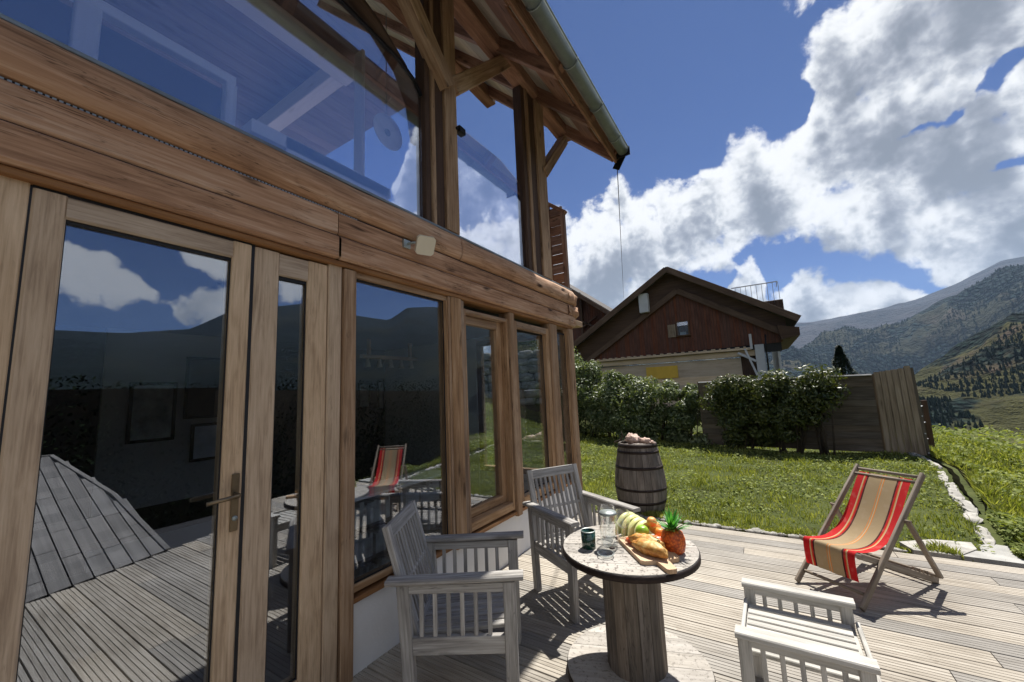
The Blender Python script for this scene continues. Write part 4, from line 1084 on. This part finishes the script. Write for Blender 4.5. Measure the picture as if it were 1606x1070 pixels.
def blob(cx,cy,cz,rx,ry,rz,seed,amp=.3,fr=2.5,nu=24,nv=14,rz_=0):
    mb=MB(); ca,sa=math.cos(rz_),math.sin(rz_)
    def fn(u,v):
        a=u*6.28318; p=(v-.5)*math.pi
        d=Vector((math.cos(a)*math.cos(p),math.sin(a)*math.cos(p),math.sin(p)))
        k=1+amp*noise.fractal(d*fr+Vector((seed,0,0)),1,2,3)
        x,y,z=d.x*rx*k,d.y*ry*k,d.z*rz*k
        return (cx+x*ca-y*sa,cy+x*sa+y*ca,cz+z)
    mb.grid(fn,nu,nv); return mb
o=blob(0,0,.055,.085,.11,.06,3.3,.45).build('driftwood',M['whitestone']); o.location=(.60,5.10,.785); tag(o,'rounded pale pinkish lump of driftwood lying on top of the barrel','driftwood')
o=blob(0,0,.03,.13,.045,.035,8.3,.5,rz_=-.5).build('driftwood',M['whitestone']); o.location=(.75,5.10,.79); tag(o,'long tapering piece of driftwood beside the rounded lump on the barrel','driftwood')
mb=MB(); mb.tube([(-.10,.02,0),(-.02,0,.03),(.02,.0,.09),(.0,.0,.14)],[.012,.012,.009,.004],6); o=mb.build('twig',M['bark']); o.location=(.47,5.08,.795); tag(o,'small dark twig sticking up at the left of the barrel top','twig')
# white cup behind the table right of the chair
# ---- deck chair
DC=thing('deck_chair','wooden sling deck chair with red, tan and orange striped canvas','deck chair',(2.286,3.597,0),math.atan2(.775,.63))
m=M['dcwood']   # local x = backwards, y = left(-width)
Wd=.208
A0,A1=Vector((0,0,.015)),Vector((.865,0,.762))
for s in (1,-1):
    mb=MB(); mb.bar(A0+Vector((0,s*Wd,0)),A1+Vector((0,s*Wd,0)),.022,.042,(0,0,1),.004); mb.build('frame_rail',m,DC)
mb=MB(); d=(A1-A0).normalized()

for f_ in (1,): pass
for e_,o_z in ((A1-d*.03,0),(A1-d*.09,.006),(A0+d*.10,0)):
    mb=MB(); mb.tube([e_+Vector((0,-Wd,o_z)),e_+Vector((0,Wd,o_z))],.0115,10); mb.build('frame_rod',m,DC)
Wi=.182; B0,B1=Vector((.085,0,.315)),Vector((.87,0,.018))
for s in (1,-1):
    mb=MB(); mb.bar(B0+Vector((0,s*Wi,0)),B1+Vector((0,s*Wi,0)),.022,.042,(0,0,1),.004)
    dd=(B1-B0).normalized(); up=Vector((-dd.z,0,dd.x))
    for k in range(5):
        p=B1-dd*(.08+.045*k)+Vector((0,s*Wi,0)); mb.bar(p+up*.02,p+up*.042-dd*.006,.02,.014,tuple(dd),.001)
    mb.build('seat_rail',m,DC)
mb=MB(); mb.tube([B0+Vector((0,-Wi-.02,0)),B0+Vector((0,Wi+.02,0))],.013,10); mb.build('frame_rod',m,DC)
mb=MB(); mb.tube([B1+Vector((-.03,-Wi,0)),B1+Vector((-.03,Wi,0))],.013,10); mb.build('frame_rod',m,DC)
Wp=.238; P0=A0+d*.72; P1=Vector((.80,0,.075))
for s in (1,-1):
    mb=MB(); mb.bar(P0+Vector((0,s*Wp,0)),P1+Vector((0,s*Wp,-.0)),.020,.034,(0,1,0),.003); mb.tube([P0+Vector((0,s*(Wp+.02),0)),P0+Vector((0,s*(Wd-.01),0))],.008,8); mb.build('prop',m,DC)
mb=MB(); mb.tube([P1+Vector((0,-Wp,0)),P1+Vector((0,Wp,0))],.011,10); mb.build('frame_rod',m,DC)
# sling: hangs from the top rod to the front rod, then a loose flap
T0=A1-d*.075+Vector((0,0,.014)); F0=B0+Vector((0,0,.016))
curve=[]
for i in range(25):
    t=i/24; p=T0.lerp(F0,t); sag=.155*math.sin(math.pi*(t**1.25)); nrm=Vector((-d.z,0,d.x)); curve.append(p-nrm*sag*-1*(-1) if False else p+Vector((.35,0,-1)).normalized()*sag)
curve+= [F0+Vector((-.016,0,-.010)),F0+Vector((-.021,0,-.05)),F0+Vector((-.020,0,-.11)),F0+Vector((-.014,0,-.17)),F0+Vector((-.012,0,-.185))]
cum=[0]
for a,b_ in zip(curve,curve[1:]): cum.append(cum[-1]+(b_-a).length)
mb=MB(); nv=32; nu=len(curve)-1
for i,p in enumerate(curve):
    for j in range(nv+1):
        y=(j/nv-.5)*2*(Wi-.012); 
        cupp=.012*math.cos((j/nv-.5)*math.pi)*math.sin(math.pi*min(1,i/24))
        w=.003*noise.noise(Vector((i*.35,j*.25,2)))
        mb.v.append(p+Vector((.3*cupp+w,y,-cupp+w)))
for i in range(nu):
    for j in range(nv):
        a=i*(nv+1)+j; L=cum[-1]
        mb.face((a,a+nv+1,a+nv+2,a+1),[(j/nv,cum[i]/.4),(j/nv,cum[i+1]/.4),((j+1)/nv,cum[i+1]/.4),((j+1)/nv,cum[i]/.4)],True)
mb.build('canvas_sling',M['fabric'],DC,fix=False)
# ================================================================ ON THE TABLE (z=.64)
Z=.6405
o=thing('glass_jug','clear glass jug with wide rim and handle on the spool table','jug',(1.262,2.178,Z))
mb=MB(); pr=[(0,.003),(.036,.003),(.044,.012),(.050,.05),(.050,.10),(.040,.135),(.044,.165),(.050,.175),(.047,.175),(.041,.163),(.037,.135),(.047,.10),(.047,.05),(.040,.014),(0,.010)]
mb.lathe(pr,n=32); mb.build('body',M['glassclear'],o)
mb=MB(); mb.tube([(.045,.0,.15),(.078,0,.145),(.088,0,.11),(.08,0,.07),(.05,0,.05)],.006,8); mb.build('handle',M['glassclear'],o); o.rotation_euler=(0,0,rad(10))
mb=MB(); mb.lathe([(0,.168),(.045,.168),(.048,.174),(.045,.182),(0,.184)],n=28); mb.build('lid',M['zinc'],o)
def wineglass(x,y,label,s=1,flip=False):
    o=thing('wine_glass',label,'glass',(x,y,Z),0,'clear wine glasses on the spool table')
    mb=MB(); mb.lathe([(0,.001),(.030,.001),(.030,.003),(.006,.006),(.0035,.012),(.0035,.055)],n=24); mb.build('stem',M['glassclear'],o)
    mb=MB(); mb.lathe([(0,.055),(.018,.06),(.032,.08),(.036,.105),(.031,.14),(.029,.14),(.034,.105),(.030,.082),(.016,.063),(0,.058)],n=28); mb.build('bowl',M['glassclear'],o)
    o.scale=(s,s,s); return o
wineglass(1.215,2.31,'taller clear wine glass standing behind the lidded glass jug',1.25)
wineglass(1.305,2.30,'clear wine glass right of the lidded jug, beside the melon',1.15)
o=thing('tumbler','dark green glass tumbler at the left of the spool table','glass',(1.165,2.115,Z))
mb=MB(); mb.lathe([(0,0),(.034,0),(.037,.004),(.039,.085),(.036,.085),(.034,.06),(0,.058)],n=28); mb.build('body',M['greenglass'],o)
mb=MB(); mb.lathe([(.0385,.085),(.0395,.088),(.037,.091),(.0355,.088)],n=28); mb.build('rim',M['zinc'],o)
o=thing('glass_saucer','small clear glass dish near the front edge of the spool table','dish',(1.285,2.045,Z))
mb=MB(); mb.lathe([(0,.002),(.030,.002),(.040,.016),(.042,.016),(.033,.0),(0,.0)],n=28); mb.build('dish',M['glassclear'],o)
mb=MB(); mb.tube([(.041*math.cos(a*.2618),.041*math.sin(a*.2618),.016) for a in range(25)],.0018,6,caps=False); mb.build('rim',M['zinc'],o)
# board
bd=thing('cutting_board','wooden cutting board with short handle carrying bread and fruit','cutting board',(1.458,2.200,Z),rad(-52))
mb=MB(); q=[(-.17,-.085),(-.155,-.10),(.14,-.10),(.155,-.085),(.16,-.03),(.255,-.024),(.262,-.015),(.262,.015),(.255,.024),(.16,.03),(.155,.085),(.14,.10),(-.155,.10),(-.17,.085)]
mb.ext(q,(0,0,0),(0,0,.02),Vector((1,0,0)),Vector((0,1,0))); mb.build('board',M['board'],bd)
ZB=Z+.021
def loaf(x,y,z,rz,L,w,h,seed,label):
    mb=blob(0,0,h*.8,L,w,h,seed,.16,3,28,16); 
    for v in mb.v:
        k=1-.35*(v.x/L)**2; v.y=v.y*k-.25*w*(v.x/L)**2; v.z=max(.001,v.z)
        v.z+= .10*h*max(0,math.sin(v.x/L*9))*(1 if v.z>h*.8 else 0)
    o=mb.build('bread_roll',M['bread']); o.location=(x,y,z); o.rotation_euler=(0,0,rz); tag(o,label,'bread')
loaf(1.495,2.120,ZB,rad(-24),.105,.043,.034,1.1,'golden bread roll nearest the board handle')
loaf(1.462,2.190,ZB,rad(-12),.098,.040,.036,5.1,'golden bread roll behind the front one, middle of the board')
# melon: cut half standing with slices
o=thing('melon','pale cut melon half with ribbed flesh at the back of the board','melon',(1.352,2.400,Z),rad(-25)); o.scale=(1.5,1.45,1.35)
for k in range(4):
    mb=MB(); 
    def fn(u,v,k=k):
        a=math.pi*(u); r=.075*(1-.08*k); t_=(v-.5)*2
        return (-.045+.026*k+.012*t_*math.sin(a),r*math.cos(a),.004+.082*(1-.06*k)*math.sin(a)*(1-.10*t_*t_))
    mb.grid(fn,20,6); b=len(mb.v)
    for sgn in (0,1):
        ring=[fn(i/20,sgn) for i in range(21)]; base=len(mb.v); mb.v+= [Vector(p) for p in ring]; idx=list(range(base,base+21)); mb.face(tuple(idx if sgn else idx[::-1]),[(0,0)]*21)
    mb.build('slice',M['melon'],o)
def ball(name,x,y,z,r,mt,label,cat,sz=1):
    mb=MB(); mb.lathe([(r*math.sin(math.pi*i/12)+(0.0001),r*sz*(1-math.cos(math.pi*i/12))*(1-.06*(1 if i>10 else 0))) for i in range(13)],n=24)
    o=mb.build(name,M[mt]); o.location=(x,y,z); return tag(o,label,cat)
ball('lime',1.408,2.305,ZB,.037,'lime','round green lime in front of the cut melon','lime')
ball('apricot',1.455,2.405,ZB,.034,'peach','yellow orange apricot right of the melon, touching the pineapple','apricot')
ball('apricot',1.492,2.345,ZB,.030,'orange','smaller deep orange apricot between lime and pineapple','apricot')
ball('apricot',1.450,2.360,ZB+.050,.028,'peach','topmost apricot resting on the other fruit behind the lime','apricot')
for i,(x,y,rz,lb) in enumerate(((1.400,2.225,.3,'red salmon coloured slice at the left end of the board'),(1.445,2.265,-.3,'red slice lying between bread and lime'),(1.485,2.270,.5,'orange red slice tucked against the pineapple'))):
    mb=blob(0,0,.016,.062,.036,.018,i*3.1,.3,3,20,10); o=mb.build('fruit_slice',M['tomato']); o.location=(x,y,ZB); o.rotation_euler=(0,0,rz); tag(o,lb,'fruit slice')
# pineapple
pa=thing('pineapple','reddish orange pineapple with short green crown standing at the right of the board','pineapple',(1.580,2.245,Z)); pa.scale=(1.08,1.08,.86)
mb=MB(); mb.lathe([(.0,0),(.038,.0),(.050,.015),(.056,.05),(.055,.085),(.046,.118),(.028,.135),(0,.14)],n=30); mb.build('fruit',M['pineskin'],pa)
mb=MB(); rr=random.Random(5)
for k in range(46):
    a=rr.random()*6.283; t_=k/46; L=.075+.045*t_*rr.random(); sp2=(1-t_)*1.0+.12; w=.009
    base=Vector((.020*math.cos(a)*(1-t_),.020*math.sin(a)*(1-t_),.122+.030*t_)); dr=Vector((math.cos(a)*sp2,math.sin(a)*sp2,1.0)).normalized(); sd=Vector((-math.sin(a),math.cos(a),0))
    prev=None
    for i in range(5):
        s=i/4; p=base+dr*L*s+Vector((math.cos(a),math.sin(a),-.5))*(.022*s*s*sp2); ww=w*(1-s**1.6)+.0006
        cur=(p-sd*ww,p+Vector((math.cos(a),math.sin(a),0))*-.003*(1-s),p+sd*ww)
        if prev: mb.quad(prev[0],prev[1],cur[1],cur[0]); mb.quad(prev[1],prev[2],cur[2],cur[1])
        prev=cur
mb.build('crown',M['pinecrown'],pa,fix=False)
# ================================================================ NEIGHBOURING CHALETS (gables face -Y)
G=24.0
n1=thing('neighbour_chalet','dark red boarded chalet with wide double gable roof behind the hedge','chalet',(-1.9,G,0))
off=Vector((-1.9,G,0))
def B(mb,x0,x1,y0,y1,z0,z1,ch=.005,axis=None): mb.box(x0-off.x,x1-off.x,y0-off.y,y1-off.y,z0,z1,ch,axis)
def Vv(x,y,z): return Vector((x,y,z))-off
ridge_=(-1.95,8.47); s1=.635
def roofplane(name,xr_,zr,xe,y0,y1,th,mt,parent,n=1):
    sl=(zr-(zr-abs(xe-xr_)*s1))/abs(xe-xr_); ze=zr-abs(xe-xr_)*s1; sg=1 if xe>xr_ else -1
    mb=MB(); sec=[(xr_-off.x,zr),(xe-off.x,ze),(xe-off.x,ze-th),(xr_-off.x,zr-th)]
    mb.ext(sec,(0,y0-off.y,0),(0,y1-off.y,0),Vector((1,0,0)),Vector((0,0,1))); return mb.build(name,M[mt],parent)
roofplane('roof',-1.95,8.47,4.05,G,G+11,.16,'roofslate',n1)
rf=roofplane('roof',-1.951,8.47,-10.5,G,G+11,.16,'roofslate',n1)
def barge(xa,za,xb,zb,y,w,t,name,mt):
    mb=MB(); mb.bar(Vv(xa,y,za),Vv(xb,y,zb),t,w,(0,0,1),.01); mb.build(name,M[mt],n1)
barge(-1.95,8.30,4.05,8.30-6.0*s1,G-.06,.34,.07,'bargeboard','brownboard'); barge(-1.95,8.30,-10.5,8.30-8.55*s1,G-.061,.34,.07,'bargeboard','brownboard')
# inner gable frame
barge(-1.55,7.02,3.65,7.02-5.2*.635,G+.45,.32,.10,'bargeboard','brownboard'); barge(-1.55,7.02,-7.4,7.02-5.85*.635,G+.451,.32,.10,'bargeboard','brownboard')
mb=MB(); mb.ext([(-1.55,6.95),(3.5,6.95-5.05*.635),(3.5,6.95-5.05*.635+.9),(-1.95,8.25),(-10.2,8.25-8.25*.635),(-7.4,6.95-5.85*.635)],(0,G+.55-off.y,0),(0,G+.6-off.y,0),Vector((1,0,0)),Vector((0,0,1)))
for v in mb.v: v.x-=off.x
mb.build('soffit_boards',M['darkpost'],n1)
# red boarded gable: individual boards
mb=MB(); x=-7.1
while x<3.15:
    w=.155; zt=min(6.95-abs(x+w/2+1.55)*.635,6.95); zb=3.30+.016*(x+7)
    if zt>zb+.05: B(mb,x,x+w-.012,G+.62+(.012 if int(x*6.45)%2 else 0),G+.66,zb,zt,.004,'z')
    x+=w
mb.build('gable_boarding',M['redclad'],n1)
mb=MB(); mb.ext([(-7.2+1.9,3.0),(3.2+1.9,3.0),(3.2+1.9,4.2),(-1.55+1.9,7.3),(-7.2+1.9,3.7)],(0,.69,0),(0,.78,0),Vector((1,0,0)),Vector((0,0,1))); mb.build('gable_backing',M['rubber'],n1)
mb=MB(); B(mb,-6.9,1.85,G+.30,G+.62,3.18,3.30,.01,'x'); mb.build('ledge',M['beige'],n1)
for i in range(22):
    x=-6.7+i*.39; mb=MB(); B(mb,x,x+.10+.05*(i%3),G+.28,G+.60,3.302,3.36,.01,'y'); mb.build('roof_tile_end',M['beige'],n1)
mb=MB(); B(mb,-6.8,2.0,G+.50,G+.70,2.86,3.16,.01,'x'); mb.build('beam',M['beige'],n1)
mb=MB()
for z in (.1,.55,1.0,1.45,1.9,2.35): B(mb,-6.8,1.3,G+.66,G+.72,z,z+.449,.004,'x')
mb.build('lower_wall',M['beige'],n1)
mb=MB(); B(mb,1.3,2.0,G+.72,G+.80,.1,2.86,.01,'z'); mb.build('lower_wall',M['darkpost'],n1)
mb=MB(); B(mb,-3.75,-1.95,G+.60,G+.65,1.9,2.62,.01,'x'); mb.build('yellow_panel',M['yellow'],n1)
mb=MB(); B(mb,-7.3,-6.8,G+.62,G+10,0,3.2,0,'y'); mb.build('side_wall',M['chaletwhite'],n1)
mb=MB(); B(mb,3.0,3.1,G+.72,G+10,0,3.9,0,'y'); mb.build('side_wall',M['chaletwhite'],n1)
mb=MB(); B(mb,2.0,2.42,G+.35,G+.70,0,3.42,.01,'z'); mb.build('pillar',M['chaletwhite'],n1)
mb=MB(); mb.bar(Vv(2.15,G+.2,1.2),Vv(1.55,G+.3,3.25),.10,.10,(0,1,0),.01); B(mb,1.80,1.92,G+.2,G+.35,3.2,4.0,.01,'z'); mb.bar(Vv(1.2,G+.3,3.05),Vv(2.0,G+.3,2.55),.08,.12,(0,0,1),.01); mb.build('brace',M['chaletwhite'],n1)
mb=MB(); mb.tube([Vv(2.55,G+.3,3.9),Vv(2.5,G+.3,3.3),Vv(2.5,G+.3,0)],.04,8); mb.build('downpipe',M['blackmetal'],n1)
# window with shutter
mb=MB(); 
for a in (((-1.80,-1.74,4.35,5.20)),((-1.16,-1.10,4.35,5.20))): B(mb,a[0],a[1],G+.54,G+.61,a[2],a[3],.005,'z')
B(mb,-1.74,-1.16,G+.545,G+.61,5.14,5.20,.005,'x'); B(mb,-1.85,-1.05,G+.45,G+.61,4.30,4.36,.005,'x')
wn=mb.build('window',M['brownboard'],n1)
mb=MB(); B(mb,-1.74,-1.16,G+.58,G+.59,4.36,5.14,0,'x'); mb.build('pane',M['glasslow'],wn)
mb=MB(); B(mb,-1.62,-1.30,G+.60,G+.61,4.36,4.55,0,'x'); mb.build('sill_pots',M['chaletwhite'],wn)
mb=MB(); B(mb,-2.28,-1.84,G+.56,G+.60,4.30,5.05,.006,'z'); mb.build('shutter',M['fence'],wn)
mb=MB(); B(mb,-3.72,-3.18,G+.1,G+.5,5.95,7.10,.01,'z'); mb.build('pillar',M['chaletwhite'],n1)
mb=MB(); mb.ext([(4.0,4.1),(4.0,3.7),(3.2,3.55),(3.1,4.3)],(0,G+.1-off.y,0),(0,G+10-off.y,0),Vector((1,0,0)),Vector((0,0,1)))
for v in mb.v: v.x-=off.x
mb.build('eave_soffit',M['darkpost'],n1)
# roof terrace with railing
mb=MB(); B(mb,2.1,3.6,G+2.0,G+3.4,5.0,5.95,.02,'x'); ct=mb.build('dormer',M['darkpost'],n1)
mb=MB()
for k in range(10):
    x=1.12+k*.26; B(mb,x,x+.025,G+2.0,G+2.025,8.42-(x+1.95)*.635,6.95,0,'z')
B(mb,1.2,3.46,G+1.99,G+2.035,6.95,7.0,0,'x');  B(mb,3.43,3.46,G+2.0,G+3.4,6.95,7.0,0,'y'); mb.build('railing',M['rope'],ct)
# second chalet, mostly hidden
off=Vector((-12,31,0))
n2=thing('far_chalet','partly hidden timber chalet with sloping roof left of the red gable','chalet',(-12,31,0))
mb=MB(); mb.ext([(-14.5+12,13.0),(-6.9+12,7.15),(-6.9+12,6.95),(-14.5+12,12.8)],(0,-1.2,0),(0,9,0),Vector((1,0,0)),Vector((0,0,1))); mb.build('roof',M['roofslate'],n2)
mb=MB(); mb.bar(Vv(-14.5,29.75,12.75),Vv(-6.9,29.75,6.9),.08,.30,(0,0,1),.01); mb.build('bargeboard',M['brownboard'],n2)
mb=MB(); x=-14.4
while x<-7.6:
    zt=12.7-(x+14.5)*.77-.15; B(mb,x,x+.19,31.0,31.05,0,zt,.004,'z'); x+=.2
mb.build('wall',M['redclad'],n2)
mb=MB(); B(mb,-10.2,-10.0,30.6,30.9,3,9.0,.01,'z'); mb.bar(Vv(-10.1,30.7,6.6),Vv(-8.8,30.7,7.4),.16,.16,(0,0,1),.01); mb.bar(Vv(-10.2,30.7,7.2),Vv(-8.4,30.7,6.2),.16,.16,(0,0,1),.01); mb.build('brace',M['darkpost'],n2)
mb=MB(); mb.tube([Vv(-9.86,30,9.05),Vv(-9.86,30,9.35)],.05,8); mb.lathe([(0,0),(.1,0),(.1,.12),(0,.2)],c=Vv(-9.86,30,9.3),n=10); mb.build('roof_vent',M['blackmetal'],n2)
# cable from the eave to the neighbouring roof
o=MB(); a=Vector((.72,5.025,4.43)); b_=Vector((-4.75,24.6,7.15)); pts=[]
for i in range(25):
    t_=i/24; p=a.lerp(b_,t_); p.z-=.05*4*t_*(1-t_); pts.append(p)
o.tube(pts,.006,5); c=o.build('cable',M['cable']); tag(c,'thin dark cable running from the eave corner to the neighbouring roof','cable')
# ================================================================ FENCE
off=Vector((0,0,0))
fn_=thing('garden_fence','dark wooden garden fence with horizontal boards and a lighter end of upright boards','fence',(2.8,10.55,0))
fo=Vector((2.8,10.55,0))
Fa,Fb=Vector((.75,10.86,0)),Vector((3.93,10.40,0)); fd=(Fb-Fa).normalized()
mb=MB(); z=.02
while z<1.50:
    mb.bar(Fa-fo+Vector((0,0,z+.06)),Fb-fo+Vector((0,0,z+.06)),.03,.126,(0,0,1),.005); z+=.1275
mb.build('horizontal_boards',M['fencedark'],fn_)
mb=MB(); mb.bar(Fa-fo+Vector((0,-.02,1.53)),Fb-fo+Vector((0,-.02,1.525)),.10,.022,(0,0,1),.004); mb.build('cap_rail',M['whitewood'],fn_)  # pale wood puts the sunlit top edge into the cap's colour
for k in (0,.5,1):
    p=Fa.lerp(Fb,k)-fo; mb=MB(); mb.box(p.x-.04,p.x+.04,p.y+.03,p.y+.11,-.3,1.54,.006,'z'); mb.build('post',M['fencedark'],fn_)
Fc=Vector((4.50,10.31,0)); n=6
for k in range(n):
    a=Vector((3.96,10.385,0)).lerp(Fc,(k+.5)/n)-fo; h=1.57+.012*k+(.03 if k==n-1 else 0); tl=.012*k
    mb=MB(); mb.bar((a.x,a.y,-.08),(a.x-tl*.3,a.y,h),.0885,.028,(0,1,0),.008); mb.build('upright_board',M['fence'],fn_)
mb=MB(); p=Fc-fo; mb.bar((p.x+.02,p.y+.05,-.4),(p.x-.02,p.y+.05,1.62),.09,.09,(0,1,0),.008); mb.build('post',M['fencedark'],fn_)
fp=thing('pasture_post','short dark post with white wire just beyond the fence end','post',(5.05,12.2,0))
mb=MB(); mb.bar((0,0,-.9),(.0,0,.92),.09,.09,(0,1,0),.01); mb.build('post',M['darkpost'],fp)
mb=MB(); mb.tube([(-.02,.0,.80),(-.30,-.5,.78),(-.52,-1.9,.72)],.012,6); mb.tube([(-.02,.0,.45),(-.30,-.5,.42),(-.52,-1.9,.40)],.012,6); mb.tube([(-.02,0,.1),(-.3,-.5,.06),(-.52,-1.9,.05)],.012,6); mb.build('wire',M['rope'],fp)
# ================================================================ HEDGE, CLIMBERS, TREE
def shrub(name,label,cat,x,y,rx,ry,h,n,leaf,mt,seed,group=None,z0=0.0,trunk=True,low=.0):
    t=thing(name,label,cat,(x,y,z0),0,group); rr=random.Random(seed)
    mb=MB()
    cl=[]
    for k in range(34):
        a=rr.random()*6.283; r=rr.random()**.5; z=low+(h-low)*(rr.random()**(.8 if name!='climber' else .6))
        env=math.sin(min(1,(z/h))*2.6+.35)**.5 if z<h*.96 else .45
        cl.append((Vector((rx*r*math.cos(a)*env,ry*r*math.sin(a)*env,z*.93)),rr.uniform(.16,.34)*h*.6))
    for i in range(n):
        c,s=cl[rr.randrange(len(cl))]
        dd=Vector((rr.gauss(0,1),rr.gauss(0,1),rr.gauss(0,1))).normalized()*s*(rr.random()**.33)
        p=c+Vector((dd.x,dd.y,dd.z*.85))
        if p.z<.0 or p.z>h*1.08: continue
        q=leaf*rr.uniform(.6,1.3)
        nrm=(dd.normalized()+Vector((rr.gauss(0,.5),rr.gauss(0,.5),rr.gauss(.3,.5)))).normalized()
        a=nrm.orthogonal().normalized(); b_=nrm.cross(a); an=rr.random()*6.283; u=a*math.cos(an)+b_*math.sin(an); v=nrm.cross(u)
        mb.quad(p-u*q,p-v*q*.42+nrm*q*.12,p+u*q,p+v*q*.42+nrm*q*.12)
    mb.build('foliage',M[mt],t,fix=False)
    mb=MB()
    for k in range(9):
        a=rr.random()*6.283; e=Vector((rx*.6*math.cos(a),ry*.3*math.sin(a)+.1,h*rr.uniform(.5,.8)))
        s_=Vector((rx*.3*math.cos(a),ry*.3*math.sin(a),-.12)); md=s_.lerp(e,.5)+Vector((rr.gauss(0,.08),rr.gauss(0,.08),0))
        mb.tube([s_,md,e],[.022,.015,.005],6)
    mb.build('stems',M['bark'],t)
    return t
g='leafy hedge shrubs in a row before the neighbouring chalet'
HS=[(-5.6,13.3,1.0,.85,2.75,'tallest hedge shrub, half hidden by the corner window of the house'),
    (-4.2,12.9,1.0,.8,2.55,'second hedge shrub from the house corner, under the left roof slope'),
    (-2.9,12.3,.95,.8,2.30,'rounded hedge shrub below the left half of the red gable'),
    (-1.7,11.8,.9,.75,2.05,'hedge shrub below the yellow panel of the chalet'),
    (-.6,11.5,.85,.7,1.80,'low hedge shrub behind and right of the barrel'),
    (.45,11.3,.8,.65,1.55,'last and lowest hedge shrub where the fence begins')]
for i,(x,y,rx,ry,h,lb) in enumerate(HS): shrub('hedge_shrub',lb,'shrub',x,y,rx,ry,h,11500,.056,'hedge',20+i,g,gh(x,y)-.05)
shrub('hedge_shrub','small bare stemmed shrub in front of the hedge foot','shrub',-1.1,10.9,.5,.35,1.0,2200,.045,'hedge',61,g,gh(-1.1,10.9)-.03)
cg='climbing plants spilling over the dark fence'
for i,(x,y,rx,h,lb) in enumerate(((1.55,10.45,.62,1.58,'climber covering the left part of the fence beside the hedge'),(2.45,10.30,.55,1.62,'climber over the middle of the fence, a little higher than its neighbour'),(3.05,10.22,.30,1.70,'thin climber sprays reaching the top of the fence rail'))):
    shrub('climber',lb,'climber',x,y,rx*1.12,.22,h,9000 if i<2 else 2600,.045,'ivy',80+i,cg,0,low=.1 if i<2 else .7)
tr=thing('conifer_tree','small pointed dark conifer standing alone behind the fence','tree',(5.80,27,-.75))
rr=random.Random(11); mb=MB()
for k in range(7000):
    z=rr.random()**.8*3.75; r=(1-z/3.85)*1.25*(.45+.55*rr.random()**.4)*(1+.14*math.sin(z*9)); a=rr.random()*6.283
    p=Vector((r*math.cos(a),r*math.sin(a),z+.2)); o_=Vector((math.cos(a),math.sin(a),-.35+rr.gauss(0,.3))).normalized()*rr.uniform(.07,.14); s_=Vector((-math.sin(a),math.cos(a),rr.gauss(0,.3)))*.035
    mb.tri(p-s_,p+s_,p+o_)
mb.build('crown',M['conifer'],tr,fix=False)
mb=MB(); mb.tube([(0,0,-.3),(0,0,1.5),(0,0,3.7)],[.12,.08,.02],8); mb.build('trunk',M['bark'],tr)
# ================================================================ STONE WALL (seen through the corner windows)
sw=thing('stone_wall','rough dry stone retaining wall seen through the corner windows of the house','wall',(-7.2,10.8,0))
rr=random.Random(21); z=1.05
while z<2.75:
    x=-3.4; hh=rr.uniform(.20,.36)
    while x<3.4:
        w=rr.uniform(.25,.65); s0=rr.random()*60; cx=x+w/2
        mb=MB()
        def fn(u,v):
            a=u*6.283; p=(v-.5)*math.pi; e=lambda t:math.copysign(abs(t)**.5,t)
            k=1+.16*noise.noise(Vector((math.cos(a)*1.3+s0,math.sin(a)*1.3,v*2)))
            return (cx+w*.52*e(math.cos(a))*e(math.cos(p))*k,.22*e(math.sin(a))*e(math.cos(p))*k,z+hh/2+hh*.52*e(math.sin(p))*k)
        if x<3.4-.1:
            allm=globals().setdefault('_swall',MB()); allm.grid(fn,10,6)
        x+=w
    z+=hh
_swall.build('stones',M['stonewall'],sw)
mb=MB(); mb.box(-3.4,3.4,.0,.5,.4,2.6,0,'x'); mb.build('core',M['bark'],sw)
sw.rotation_euler=(0,0,rad(22))
